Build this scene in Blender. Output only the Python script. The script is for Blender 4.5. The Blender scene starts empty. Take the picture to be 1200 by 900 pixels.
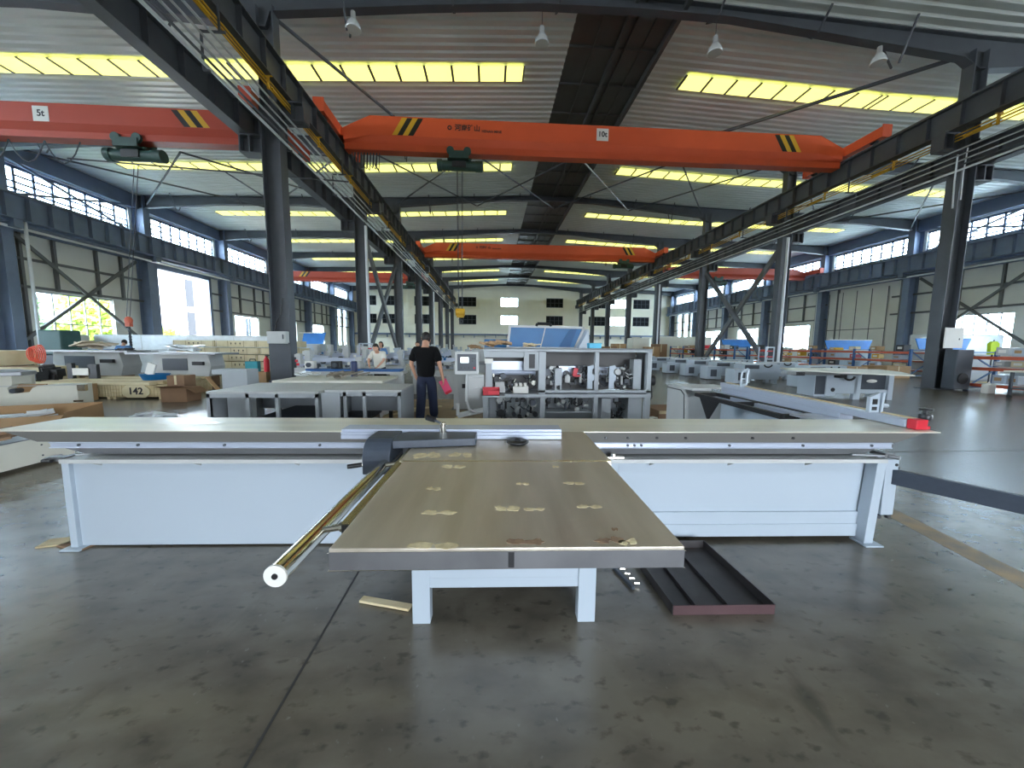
import bpy, bmesh, math, random
from math import sin, cos, tan, pi, radians, sqrt, atan2
from mathutils import Vector, Matrix, Euler
random.seed(7)
SC = bpy.context.scene
COL = SC.collection

# ------------------------------------------------------------------ camera
F_PX = 430.0; YAW = radians(3.46); PIT = radians(5.97); ROLL = radians(0.5); EYE = 1.5
_f = (sin(YAW)*cos(PIT), cos(YAW)*cos(PIT), -sin(PIT))
_r0 = (cos(YAW), -sin(YAW), 0.0)
_u0 = (sin(YAW)*sin(PIT), cos(YAW)*sin(PIT), cos(PIT))
_r = tuple(_r0[i]*cos(ROLL)+_u0[i]*sin(ROLL) for i in range(3))
_u = tuple(_u0[i]*cos(ROLL)-_r0[i]*sin(ROLL) for i in range(3))
cd = bpy.data.cameras.new('camera'); cam = bpy.data.objects.new('camera', cd); COL.objects.link(cam)
cd.sensor_fit = 'HORIZONTAL'; cd.sensor_width = 36.0; cd.lens = F_PX/1200*36.0
cd.clip_start = 0.05; cd.clip_end = 400
m3 = Matrix((_r, _u, tuple(-c for c in _f))).transposed()
cam.matrix_world = Matrix.Translation((0, 0, EYE)) @ m3.to_4x4()
SC.camera = cam

def G(x, y, z=0.0):
    """survey helper: where the sight line of a measured picture point meets the level z"""
    a = (x-600)/F_PX; b = (450-y)/F_PX
    d = [_f[i]+a*_r[i]+b*_u[i] for i in range(3)]
    t = (z-EYE)/d[2]
    return (d[0]*t, d[1]*t)

# --------------------------------------------------------------- materials
def lin(c):
    return tuple(((v/255)/12.92 if v/255 <= .04045 else ((v/255+.055)/1.055)**2.4) for v in c)
_m = {}
def mat(name, rgb, rough=.5, metal=0.0, vary=0.0, scale=4.0, bump=0.0, bscale=60.0, rgb2=None, spec=None, coat=0.0, stretch=None, trans=0.0, rvar=0.0):
    if name in _m: return _m[name]
    m = bpy.data.materials.new(name); m.use_nodes = True
    nt = m.node_tree; b = nt.nodes['Principled BSDF']
    c = lin(rgb)
    b.inputs['Base Color'].default_value = (*c, 1)
    b.inputs['Roughness'].default_value = rough
    b.inputs['Metallic'].default_value = metal
    if spec is not None: b.inputs['Specular IOR Level'].default_value = spec
    if coat: b.inputs['Coat Weight'].default_value = coat
    if trans: b.inputs['Transmission Weight'].default_value = trans
    if vary or bump or rgb2 or rvar:
        tc = nt.nodes.new('ShaderNodeTexCoord'); mp = nt.nodes.new('ShaderNodeMapping')
        nt.links.new(tc.outputs['Object'], mp.inputs['Vector'])
        if stretch: mp.inputs['Scale'].default_value = stretch
        nz = nt.nodes.new('ShaderNodeTexNoise'); nz.inputs['Scale'].default_value = scale
        nz.inputs['Detail'].default_value = 6; nt.links.new(mp.outputs[0], nz.inputs['Vector'])
        if vary or rgb2:
            mx = nt.nodes.new('ShaderNodeMix'); mx.data_type = 'RGBA'
            c2 = lin(rgb2) if rgb2 else tuple(v*(1-vary) for v in c)
            mx.inputs[6].default_value = (*c2, 1); mx.inputs[7].default_value = (*(c if rgb2 else tuple(min(1, v*(1+vary*.5)) for v in c)), 1)
            rp = nt.nodes.new('ShaderNodeMapRange'); rp.inputs[1].default_value = .35; rp.inputs[2].default_value = .65
            nt.links.new(nz.outputs['Fac'], rp.inputs[0]); nt.links.new(rp.outputs[0], mx.inputs[0])
            nt.links.new(mx.outputs[2], b.inputs['Base Color'])
        if rvar:
            rr = nt.nodes.new('ShaderNodeMapRange'); rr.inputs[1].default_value = .3; rr.inputs[2].default_value = .7
            rr.inputs[3].default_value = rough-rvar; rr.inputs[4].default_value = rough+rvar
            nt.links.new(nz.outputs['Fac'], rr.inputs[0]); nt.links.new(rr.outputs[0], b.inputs['Roughness'])
        if bump:
            n2 = nt.nodes.new('ShaderNodeTexNoise'); n2.inputs['Scale'].default_value = bscale
            nt.links.new(mp.outputs[0], n2.inputs['Vector'])
            bp = nt.nodes.new('ShaderNodeBump'); bp.inputs['Strength'].default_value = bump; bp.inputs['Distance'].default_value = .02
            nt.links.new(n2.outputs['Fac'], bp.inputs['Height']); nt.links.new(bp.outputs[0], b.inputs['Normal'])
    _m[name] = m; return m
def emit(name, rgb, s):
    if name in _m: return _m[name]
    m = bpy.data.materials.new(name); m.use_nodes = True; nt = m.node_tree
    b = nt.nodes['Principled BSDF']; c = lin(rgb)
    b.inputs['Base Color'].default_value = (*c, 1); b.inputs['Roughness'].default_value = .5
    b.inputs['Emission Color'].default_value = (*c, 1); b.inputs['Emission Strength'].default_value = s
    _m[name] = m; return m
def glass_mat(name, tint=(235, 245, 250)):
    if name in _m: return _m[name]
    m = bpy.data.materials.new(name); m.use_nodes = True; nt = m.node_tree; nt.nodes.clear()
    o = nt.nodes.new('ShaderNodeOutputMaterial'); t = nt.nodes.new('ShaderNodeBsdfTransparent'); g = nt.nodes.new('ShaderNodeBsdfGlossy')
    t.inputs[0].default_value = (*lin(tint), 1); g.inputs['Roughness'].default_value = .05
    mx = nt.nodes.new('ShaderNodeMixShader'); mx.inputs[0].default_value = .07
    nt.links.new(t.outputs[0], mx.inputs[1]); nt.links.new(g.outputs[0], mx.inputs[2]); nt.links.new(mx.outputs[0], o.inputs[0])
    _m[name] = m; return m

def floor_mat():
    m = bpy.data.materials.new('polished_concrete'); m.use_nodes = True; nt = m.node_tree; N = nt.nodes.new; Lk = nt.links.new
    b = nt.nodes['Principled BSDF']
    g = N('ShaderNodeNewGeometry')
    def noise(s, det=6, st=None, off=0):
        mp = N('ShaderNodeMapping'); Lk(g.outputs['Position'], mp.inputs['Vector']); mp.inputs['Location'].default_value = (off, off*.7, 0)
        if st: mp.inputs['Scale'].default_value = st
        n = N('ShaderNodeTexNoise'); n.inputs['Scale'].default_value = s; n.inputs['Detail'].default_value = det
        Lk(mp.outputs[0], n.inputs['Vector']); return n.outputs['Fac']
    def rng(v, a, bb, c=0.0, d=1.0):
        r = N('ShaderNodeMapRange'); r.inputs[1].default_value = a; r.inputs[2].default_value = bb; r.inputs[3].default_value = c; r.inputs[4].default_value = d
        Lk(v, r.inputs[0]); return r.outputs[0]
    def mixc(fac, a, bcol):
        x = N('ShaderNodeMix'); x.data_type = 'RGBA'; Lk(fac, x.inputs[0])
        if isinstance(a, tuple): x.inputs[6].default_value = (*lin(a), 1)
        else: Lk(a, x.inputs[6])
        x.inputs[7].default_value = (*lin(bcol), 1); return x.outputs[2]
    c = mixc(rng(noise(.5, 3), .3, .7), (104, 97, 84), (122, 115, 102))
    c = mixc(rng(noise(3.0, 10, (1, 1.6, 1), 3), .40, .68, 0, .75), c, (82, 76, 67))
    c = mixc(rng(noise(11, 4, (1, 1.6, 1), 9), .58, .70, 0, .6), c, (60, 56, 50))
    c = mixc(rng(noise(26, 2, (1.5, 1, 1), 17), .70, .78, 0, .3), c, (150, 147, 138))
    c = mixc(rng(noise(4.5, 6, (1, .45, 1), 31), .62, .74, 0, .5), c, (56, 53, 48))
    Lk(c, b.inputs['Base Color'])
    b.inputs['Roughness'].default_value = .25
    b.inputs['Specular IOR Level'].default_value = 1.0
    _m['floor'] = m; return m

M = dict(
    floor=floor_mat(),
    roof=mat('roof_sheet', (234, 241, 239), .3, .0, spec=.7, vary=.10, scale=.25),
    dark=mat('charcoal_steel', (80, 84, 90), .5, .0, vary=.12, scale=1.5),
    steel_hazed=mat('hazed_side_steel', (112, 126, 150), .5, .0, vary=.1, scale=1.5),  # grey steel with the bluish window haze painted into its colour
    ridge=mat('ridge_sheet', (86, 88, 88), .5, vary=.15, scale=.8),
    wall=mat('wall_sheet', (218, 218, 212), .6, vary=.06, scale=.6),
    endwall=mat('end_wall_paint', (250, 244, 226), .6, vary=.04, scale=.4),
    girt=mat('girt_steel', (96, 98, 100), .5),
    orange=mat('crane_orange', (222, 94, 54), .45, vary=.06, scale=.7, spec=.4),
    orange2=mat('crane_rust_red', (186, 74, 52), .5, vary=.06, scale=.7, spec=.4),
    black=mat('black_paint', (26, 26, 28), .5), rubber=mat('black_plastic', (34, 36, 38), .45),
    yellow=mat('yellow_paint', (220, 170, 40), .5), white=mat('white_powder_coat', (178, 189, 199), .35, spec=.5, vary=.015, scale=1.2),
    cream=mat('cream_paint', (222, 220, 206), .45, vary=.03), grey=mat('grey_powder_coat', (168, 174, 178), .45, vary=.03),
    lgrey=mat('light_grey_paint', (190, 192, 190), .45, vary=.03), dgrey=mat('dark_grey_paint', (70, 76, 84), .45),
    alu=mat('aluminium', (214, 218, 224), .32, .85, vary=.05, scale=3, stretch=(.3, 4, 4)),
    alud=mat('mill_aluminium', (150, 152, 154), .42, .6, vary=.06, scale=2, stretch=(.3, 4, 4)),
    alup=mat('anodised_white', (190, 198, 214), .35, .3),
    plate=mat('brushed_plate', (232, 227, 210), .36, .45, rvar=.08, scale=2.5, stretch=(.25, 3, 3), vary=.12),
    iron=mat('ground_cast_iron', (208, 198, 182), .38, .55, rgb2=(188, 178, 162), scale=3.5, stretch=(3, .35, 1), rvar=.08),
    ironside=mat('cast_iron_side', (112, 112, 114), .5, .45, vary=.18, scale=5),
    chrome=mat('chrome', (212, 208, 196), .17, 1.0), brass=mat('zinc_yellow', (196, 184, 140), .25, .9),
    charcoal=mat('charcoal_cast_paint', (62, 70, 82), .42, vary=.06, scale=30, bump=.04, bscale=300),
    residue=mat('pale_residue', (240, 224, 182), .6, rgb2=(206, 188, 148), scale=30),
    rust=mat('rust_stain', (124, 98, 80), .7, rgb2=(168, 140, 112), scale=30),
    traysteel=mat('dark_mill_steel', (74, 70, 70), .5, .35, vary=.2, scale=5),
    traylip=mat('primer_red_steel', (86, 62, 64), .5, .2, vary=.15, scale=5),
    wood=mat('pale_timber', (214, 198, 160), .7, rgb2=(196, 176, 134), scale=5, stretch=(.3, 3, 3)),
    crate=mat('crate_ply', (226, 214, 178), .75, rgb2=(212, 198, 158), scale=3),
    card=mat('cardboard', (172, 138, 100), .8, vary=.08, scale=3), card2=mat('dark_cardboard', (136, 106, 80), .8, vary=.08),
    blue=mat('cyan_lining', (8, 100, 156), .45, vary=.06), bluet=mat('blue_tarp', (40, 130, 214), .5, vary=.1, scale=2),
    rackblue=mat('rack_blue', (44, 92, 148), .5), rackor=mat('rack_orange', (204, 96, 66), .5),
    red=mat('signal_red', (206, 36, 52), .45), pink=mat('pink_card', (232, 84, 122), .6),
    green=mat('hoist_green', (54, 84, 78), .5, vary=.12), dgreen=mat('bin_green', (40, 82, 78), .5, vary=.08),
    pane=glass_mat('clear_pane'), sky=emit('skylight_panel', (246, 244, 134), .8),
    screen=emit('lit_screen', (225, 235, 240), .8), label=mat('label_white', (232, 230, 222), .5),
    skin=mat('skin', (196, 148, 120), .6), skin2=mat('skin_light', (214, 166, 138), .6), hair=mat('black_hair', (28, 24, 22), .6),
    tee=mat('black_cotton', (14, 14, 15), .95, spec=.2), jean=mat('navy_denim', (32, 40, 62), .85), tee2=mat('white_cotton', (232, 228, 214), .85),
    tee3=mat('blue_cotton', (96, 138, 190), .85), plastic=mat('wrap_film', (208, 214, 216), .25, vary=.08, scale=3, bump=.5, bscale=6, spec=.6),
    leaf=mat('spring_leaf', (206, 214, 100), .6, rgb2=(180, 196, 100), scale=2), leafd=mat('garden_leaf', (150, 176, 130), .6, rgb2=(130, 160, 110), scale=2),
    facade=mat('facade_white', (236, 240, 246), .7), asphalt=mat('yard_paving', (236, 236, 232), .8, vary=.1),
    darkwin=mat('dark_window', (16, 20, 26), .5, spec=.15), coralp=mat('coral_strap', (240, 110, 84), .6), teal=mat('teal_plastic', (40, 140, 150), .5),
    lamp=mat('lamp_glass', (225, 228, 226), .15, .0, spec=.8), pipe=mat('white_pipe', (222, 226, 228), .4), conduit=mat('galvanised_conduit', (176, 178, 176), .35, .6),
    joint=mat('joint_filler', (52, 50, 46), .8), stripe=mat('worn_ochre_line', (176, 152, 118), .6, rgb2=(140, 132, 118), scale=6),
    ink=mat('ink', (40, 34, 40), .6), redp=mat('rail_red', (176, 50, 44), .5),
)

# ------------------------------------------------------------------ mesh builder
class MB:
    def __init__(s): s.bm = bmesh.new(); s.mats = []; s.cur = 0
    def use(s, m):
        if m not in s.mats: s.mats.append(m)
        s.cur = s.mats.index(m); return s
    def _faces(s, vs, fs, M4=None):
        bv = [s.bm.verts.new(M4 @ Vector(v) if M4 is not None else v) for v in vs]
        for f in fs:
            try:
                fc = s.bm.faces.new([bv[i] for i in f]); fc.material_index = s.cur
            except ValueError: pass
        return s
    def box(s, x0, x1, y0, y1, z0, z1, M4=None):
        vs = [(x0, y0, z0), (x1, y0, z0), (x1, y1, z0), (x0, y1, z0), (x0, y0, z1), (x1, y0, z1), (x1, y1, z1), (x0, y1, z1)]
        return s._faces(vs, [(3, 2, 1, 0), (4, 5, 6, 7), (0, 1, 5, 4), (1, 2, 6, 5), (2, 3, 7, 6), (3, 0, 4, 7)], M4)
    def cb(s, c, d, rot=None):
        M4 = Matrix.Translation(c)
        if rot: M4 = M4 @ Euler(rot).to_matrix().to_4x4()
        return s.box(-d[0]/2, d[0]/2, -d[1]/2, d[1]/2, -d[2]/2, d[2]/2, M4)
    def prism(s, poly, a, b, axis='y'):
        """poly: 2d outline; extruded from a to b along axis. axis y: (x,z); x: (y,z); z: (x,y)"""
        n = len(poly)
        def P(p, t): return (p[0], t, p[1]) if axis == 'y' else ((t, p[0], p[1]) if axis == 'x' else (p[0], p[1], t))
        vs = [P(p, a) for p in poly]+[P(p, b) for p in poly]
        fs = [tuple(range(n)), tuple(range(2*n-1, n-1, -1))]+[(i, i+n, (i+1) % n+n, (i+1) % n) for i in range(n)]
        return s._faces(vs, fs)
    def bar(s, p, q, w, h=None, up=(0, 0, 1)):
        p = Vector(p); q = Vector(q); d = q-p; L = d.length
        if L < 1e-6: return s
        d.normalize(); h = h or w; upv = Vector(up)
        if abs(d.dot(upv)) > .98: upv = Vector((0, 1, 0))
        sx = d.cross(upv).normalized(); sz = sx.cross(d).normalized()
        vs = []
        for t in (p, q):
            for a, b in ((-1, -1), (1, -1), (1, 1), (-1, 1)): vs.append(t+sx*(a*w/2)+sz*(b*h/2))
        return s._faces(vs, [(0, 1, 2, 3), (7, 6, 5, 4), (0, 4, 5, 1), (1, 5, 6, 2), (2, 6, 7, 3), (3, 7, 4, 0)])
    def cyl(s, p, q, r, n=14, r2=None):
        p = Vector(p); q = Vector(q); d = (q-p)
        if d.length < 1e-6: return s
        d.normalize(); up = Vector((0, 0, 1)) if abs(d.z) < .95 else Vector((0, 1, 0))
        a = d.cross(up).normalized(); b = a.cross(d); r2 = r if r2 is None else r2
        vs = [p+(a*cos(2*pi*i/n)+b*sin(2*pi*i/n))*r for i in range(n)]+[q+(a*cos(2*pi*i/n)+b*sin(2*pi*i/n))*r2 for i in range(n)]
        return s._faces(vs, [tuple(range(n)), tuple(range(2*n-1, n-1, -1))]+[(i, i+n, (i+1) % n+n, (i+1) % n) for i in range(n)])
    def tube(s, pts, r, n=8):
        for i in range(len(pts)-1): s.cyl(pts[i], pts[i+1], r, n)
        return s
    def lathe(s, prof, c=(0, 0, 0), n=20, M4=None):
        vs = []; fs = []; k = len(prof)
        for i in range(n):
            t = 2*pi*i/n
            for r, z in prof: vs.append((c[0]+r*cos(t), c[1]+r*sin(t), c[2]+z))
        for i in range(n):
            j = (i+1) % n
            for q in range(k-1): fs.append((i*k+q, j*k+q, j*k+q+1, i*k+q+1))
        return s._faces(vs, fs, M4)
    def ball(s, c, r, n=12, m=8):
        if not isinstance(r, tuple): r = (r, r, r)
        vs = []; fs = []
        for j in range(m+1):
            a = pi*j/m
            for i in range(n): vs.append((c[0]+r[0]*sin(a)*cos(2*pi*i/n), c[1]+r[1]*sin(a)*sin(2*pi*i/n), c[2]+r[2]*cos(a)))
        for j in range(m):
            for i in range(n): fs.append((j*n+i, (j+1)*n+i, (j+1)*n+(i+1) % n, j*n+(i+1) % n))
        return s._faces(vs, fs)
    def quad(s, a, b, c, d): return s._faces([a, b, c, d], [(0, 1, 2, 3)])
    def build(s, name, m=None, parent=None, bevel=0.0, smooth=False, loc=None, seg=2):
        bmesh.ops.remove_doubles(s.bm, verts=s.bm.verts, dist=1e-5)
        bmesh.ops.recalc_face_normals(s.bm, faces=s.bm.faces)
        me = bpy.data.meshes.new(name); s.bm.to_mesh(me); s.bm.free()
        if m is not None and not s.mats: me.materials.append(m)
        for q in s.mats: me.materials.append(q)
        if smooth:
            for p in me.polygons: p.use_smooth = True
            me.set_sharp_from_angle(angle=radians(40))
        o = bpy.data.objects.new(name, me); COL.objects.link(o)
        if parent is not None: o.parent = parent
        if loc is not None: o.location = loc
        if bevel:
            b = o.modifiers.new('bevel', 'BEVEL'); b.width = bevel; b.segments = seg; b.limit_method = 'ANGLE'; b.angle_limit = radians(40)
        return o

def thing(name, label, cat, loc=(0, 0, 0), rz=0.0, group=None):
    o = bpy.data.objects.new(name, None); COL.objects.link(o); o.empty_display_size = .1
    o.location = loc; o.rotation_euler = (0, 0, rz); o['label'] = label; o['category'] = cat
    if group: o['group'] = group
    return o
def tag(o, label, cat, group=None, kind=None):
    o['label'] = label; o['category'] = cat
    if group: o['group'] = group
    if kind: o['kind'] = kind
    return o
def struct(o, label=None):
    o['kind'] = 'structure'
    if label: o['label'] = label
    return o
def dup(root, loc, rz=0.0, label=None, group=None, scale=None):
    r = root.copy(); COL.objects.link(r); r.location = loc; r.rotation_euler = (0, 0, rz)
    if label: r['label'] = label
    if group: r['group'] = group
    if scale: r.scale = scale
    for ch in list(root.children):
        c = ch.copy(); COL.objects.link(c); c.parent = r
        for g in list(ch.children):
            d = g.copy(); COL.objects.link(d); d.parent = c
    return r
def text(s, size, m, parent, loc, rot, name='lettering', ext=.002):
    c = bpy.data.curves.new(name, 'FONT'); c.body = s; c.size = size; c.extrude = ext; c.offset = size*.025; c.align_x = 'CENTER'; c.align_y = 'CENTER'
    o = bpy.data.objects.new(name, c); COL.objects.link(o)
    dg = bpy.context.evaluated_depsgraph_get()
    me = bpy.data.meshes.new_from_object(o.evaluated_get(dg)); bpy.data.objects.remove(o)
    me.materials.clear(); me.materials.append(m)
    o = bpy.data.objects.new(name, me); COL.objects.link(o); o.parent = parent; o.location = loc; o.rotation_euler = rot
    return o
ORD = ['nearest', 'second', 'third', 'fourth', 'fifth', 'sixth', 'seventh', 'eighth', 'ninth', 'tenth', 'eleventh']

# ================================================================== THE HALL
XL, XR, XC1, XC2, RX = -25.5, 35.1, -6.97, 17.0, 4.8
Y0, Y1 = -11.0, 70.0
BAYS = [13+8*i for i in range(8)]                     # frame lines 13..69
def roofz(x):
    if x < XC1: return 12.36-.022*(XC1-x)
    if x > XC2: return 12.36-.022*(x-XC2)
    return 12.9-.0445*abs(x-RX)
b = MB(); b.box(XL-14, XR+14, Y0-14, Y1+2, -.3, 0.0); struct(b.build('floor', M['floor']))
# expansion joints, worn line: things cut or painted in the floor
b = MB(); b.box(-.873, -.861, -2, 60, .0, .0012); struct(b.build('trim_1', M['joint']), 'dark expansion joint running down the concrete floor')
b = MB(); b.box(XC2-22, XR, 4.9, 4.912, 0, .0012); struct(b.build('trim_2', M['joint']))
b = MB(); b.prism([(3.2, 1.2), (3.42, 1.2), (3.8, 3.1), (3.62, 3.1)], 0, .0016, 'z'); struct(b.build('trim_3', M['stripe']), 'worn ochre line on the floor beside the machine')

# corrugated roof as a folded sheet
b = MB()
ks = [XL-.3, XC1, RX-1.85, RX+1.7, XC2, XR+.3]
ys = []; y = Y0; pitch = .36
while y < Y1+.2:
    ys += [(y, 0), (y+.06, .055), (y+.12, .055), (y+.18, 0)]; y += pitch
for k in range(5):
    if k == 2: continue
    xa, xb = ks[k], ks[k+1]
    vs = []; fs = []
    for (yy, dz) in ys: vs += [(xa, yy, roofz(xa)-dz), (xb, yy, roofz(xb)-dz)]
    for i in range(len(ys)-1): fs.append((2*i, 2*i+1, 2*i+3, 2*i+2))
    b._faces(vs, fs)
struct(b.build('ceiling', M['roof']), 'pale grey corrugated roof lining')
b = MB()
b.box(ks[2]-.05, ks[3]+.05, Y0, Y1, 12.86, 12.9)
yy = Y0
while yy < Y1:
    b.box(ks[2], ks[3], yy, yy+.05, 12.78, 12.86); yy += 2.0
for x, w, h in ((RX-.05, .1, .16), (RX+.3, .05, .1), (RX+1.62, .14, .26), (RX-.9, .03, .05), (RX+.95, .03, .05)):
    b.box(x-w/2, x+w/2, Y0, Y1, 12.84-h, 12.85)
struct(b.build('trim_4', M['ridge']), 'dark ridge strip along the middle of the roof')
b = MB(); b.box(XL-.5, XR+.5, Y0, Y1, 13.0, 13.05); struct(b.build('trim_5', M['roof']))

# skylight strips
def lit_strip(x0, x1, y, n, label):
    e = thing('skylight', label, 'skylight', ((x0+x1)/2, y, 0)); e['kind'] = 'structure'
    cx = (x0+x1)/2; fr = MB(); step = 1.08; x = x0
    pb = MB()
    while x < x1-.05:
        xe = min(x+step, x1)
        pb.quad((x+.03-cx, 0, roofz(x)-.075), (xe-.03-cx, 0, roofz(xe)-.075), (xe-.03-cx, .86, roofz(xe)-.075), (x+.03-cx, .86, roofz(x)-.075))
        fr.bar((x-cx, 0, roofz(x)-.08), (x-cx, .86, roofz(x)-.08), .09, .04)
        x = xe
    fr.bar((x1-cx, 0, roofz(x1)-.07), (x1-cx, .86, roofz(x1)-.07), .06, .04)
    pb.build('panel', M['sky'], e); fr.build('glazing_bar', M['girt'], e)
for i in range(7):
    y = 15.95+8*i
    lit_strip(-22.0, XC1, y, i, 'lit yellowish skylight strip over the left aisle, %s from the camera' % ORD[i])
    lit_strip(XC1+.01, 1.35, y, i, 'lit yellowish skylight strip left of the ridge, %s from the camera' % ORD[i])
    lit_strip(8.1, XC2, y, i, 'lit yellowish skylight strip right of the ridge, %s from the camera' % ORD[i])
    lit_strip(XC2+.01, 31.4, y, i, 'lit yellowish skylight strip over the right aisle, %s from the camera' % ORD[i])

# walls with openings ---------------------------------------------------
def wall_with_holes(name, X, t, holes, zt, material, y0=Y0, y1=Y1):
    """holes: (ya,yb,za,zb) not overlapping in plan unless identical ya,yb"""
    b = MB(); cuts = sorted(set([y0, y1]+[h[0] for h in holes]+[h[1] for h in holes]))
    for a, c in zip(cuts[:-1], cuts[1:]):
        hs = sorted([(h[2], h[3]) for h in holes if h[0] <= a+1e-6 and h[1] >= c-1e-6]); z = 0
        for za, zb in hs:
            if za > z+1e-6: b.box(X, X+t, a, c, z, za)
            z = zb
        if z < zt: b.box(X, X+t, a, c, z, zt)
    return struct(b.build(name, material))
CL = (9.35, 10.92)
frames = [5-8*1, 5]+BAYS
bays = [(-11+8*i, -3+8*i) for i in range(10)]+[(69, 70)]
holesL = []; holesR = []
for a, c in bays[:10]:
    holesL.append((a+.45, c-.45, *CL)); holesR.append((a+.45, c-.45, *CL))
lowL = {21: (22.6, 26.9, 1.25, 4.35), 29: (30.0, 35.3, 0.02, 7.1), 37: (38.8, 42.6, 1.25, 4.35), 45: (46.6, 50.6, 1.25, 4.35), 53: (54.6, 58.6, 1.25, 4.35), 13: (14.6, 18.9, 1.25, 4.35), 5: (6.6, 10.9, 1.25, 4.35), -3: (-1.4, 2.9, 1.25, 4.35)}
lowR = {21: (22.9, 26.4, 1.25, 4.1), 37: (38.8, 42.6, 1.25, 4.1), 45: (46.6, 50.6, 1.25, 4.1), 53: (54.6, 58.6, 1.25, 4.1), 13: (14.6, 18.9, 1.25, 4.1), 5: (6.6, 10.9, 1.25, 4.1), -3: (-1.4, 2.9, 1.25, 4.1)}
for d, H in ((lowL, holesL), (lowR, holesR)):
    for v in d.values(): H.append(v)
    for k in range(3): H.append((61.9+2.2*k, 63.1+2.2*k, 1.3, 9.2))
def split_holes(H):
    cuts = sorted(set(q for h in H for q in h[:2])); out = []
    for h in H:
        cs = [c for c in cuts if h[0] <= c <= h[1]]
        for a, c in zip(cs[:-1], cs[1:]): out.append((a, c, h[2], h[3]))
    return out
wall_with_holes('wall_left', XL-.25, .25, split_holes(holesL), 11.95, M['wall'])
wall_with_holes('wall_right', XR, .25, split_holes(holesR), 11.95, M['wall'])
b = MB(); b.box(XL-.3, 0, Y0-.3, Y0, 0, 12.3); b.box(6, XR+.3, Y0-.3, Y0, 0, 12.3); b.box(0, 6, Y0-.3, Y0, 3.8, 12.9); struct(b.build('wall_front', M['wall']))
# far wall
b = MB()
fw_holes = []
for x in (-22.5, -18.3, -12.4, -4.2, 3.6, 12.2, 20.4, 24.6, 29.0):
    for z in (4.7+.7, 8.7): fw_holes.append((x-1.6, x+1.6, z, z+1.75))
cuts = sorted(set([XL-.3, XR+.3]+[h[0] for h in fw_holes]+[h[1] for h in fw_holes]))
for a, c in zip(cuts[:-1], cuts[1:]):
    hs = sorted([(h[2], h[3]) for h in fw_holes if h[0] <= a+1e-6 and h[1] >= c-1e-6]); z = 0
    for za, zb in hs: b.box(a, c, Y1, Y1+.3, z, za); z = zb
    b.box(a, c, Y1, Y1+.3, z, 12.98)
struct(b.build('wall_back', M['endwall']))
nwin = [0]
def win(label, X0, X1, Z0, Z1, plane, at, nx, zbars, fm, pane=None, t=.06):
    """window in plane 'x' (X0,X1 are y values at x=at) or 'y'"""
    nwin[0] += 1
    fr = MB()
    def bx(a0, a1, z0, z1):
        if plane == 'x': fr.box(at-t/2, at+t/2, a0, a1, z0, z1)
        else: fr.box(a0, a1, at-t/2, at+t/2, z0, z1)
    w = .12 if Z0 > 9 else .07
    bx(X0, X1, Z0, Z0+w*1.4); bx(X0, X1, Z1-w*1.4, Z1)
    for i in range(nx+1):
        x = X0+(X1-X0)*i/nx; bx(max(X0, x-w/2), min(X1, x+w/2), Z0, Z1)
    for (zf, i0, i1) in zbars:
        z = Z0+(Z1-Z0)*zf; bx(X0+(X1-X0)*i0/nx, X0+(X1-X0)*i1/nx, z-w*.4, z+w*.4)
    o = struct(fr.build('window_%d' % nwin[0], fm), label)
    p = MB()
    if plane == 'x': p.box(at-.006, at+.006, X0, X1, Z0, Z1)
    else: p.box(X0, X1, at-.006, at+.006, Z0, Z1)
    p.build('pane', pane or M['pane'], o)
    return o
for side, X in (('left', XL-.12), ('right', XR+.12)):
    for k, (a, c) in enumerate(bays[2:10]):
        win('high strip window on the %s wall' % side, a+.45, c-.45, *CL, 'x', X, 8, [(.22, 0, 8), (.45, 0, 8), (.68, 1, 3), (.68, 5, 7)], M['steel_hazed'])
    low = lowL if side == 'left' else lowR
    for key, v in low.items():
        if key < 5 or (side == 'left' and key == 29): continue
        win('low window on the %s wall' % side, *v, 'x', X, 5, [(.42, 0, 5)], M['lgrey'])
    for k in range(3):
        win('tall slit window on the %s wall' % side, 61.9+2.2*k, 63.1+2.2*k, 1.3, 9.2, 'x', X, 2, [(q/8, 0, 2) for q in range(1, 8)], M['steel_hazed'])
for i, (x0, x1, z0, z1) in enumerate(fw_holes):
    bright = (i//2) in (4, 7)
    win('window high on the cream far wall', x0, x1, z0, z1, 'y', Y1+.1, 4, [(.5, 0, 4)], M['lgrey'] if bright else M['dgrey'], M['pane'] if bright else M['darkwin'])
# band along the far wall (dark walkway beam)
b = MB(); b.box(XL, XR, Y1-.5, Y1, 3.35, 3.65)
for k in range(28): b.box(XL+2*k+.5, XL+2*k+.6, Y1-.6, Y1-.1, 2.9, 3.35)
struct(b.build('trim_6', M['steel_hazed']))
# side wall girts, posts and X braces
for side, X, s in (('left', XL, 1), ('right', XR, -1)):
    b = MB()
    def bx(y0, y1, z0, z1, d=.14):
        b.box(min(X, X+s*d), max(X, X+s*d), y0, y1, z0, z1)
    for a, c in bays[3:10]:
        if (a == 29): segs = [(29.2, 29.9), (35.5 if side == 'left' else 37.0, 37)] if side == 'left' else [(29.2, 30.6), (36.8, 37)]
        else: segs = [(a, c)]
        for (p, q) in segs:
            for z in (4.5, 6.0): bx(p, q, z-.07, z+.07)
        for f in ((.13, .33, .62, .82) if a != 29 else (.11, .83)): bx(a+8*f-.07, a+8*f+.07, 0 if f in (.11, .83, .13) else 4.4, 7.4, .16)
    struct(b.build('trim_%d' % (7 if side == 'left' else 8), M['girt']), 'wall girts and posts on the %s side' % side)
# eave bands
for i, (X, s) in enumerate(((XL, 1), (XR, -1))):
    b = MB(); x0, x1 = sorted((X, X+s*.35)); b.box(x0, x1, Y0, Y1, 10.98, 11.9); struct(b.build('trim_%d' % (9+i), M['steel_hazed']))
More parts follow.
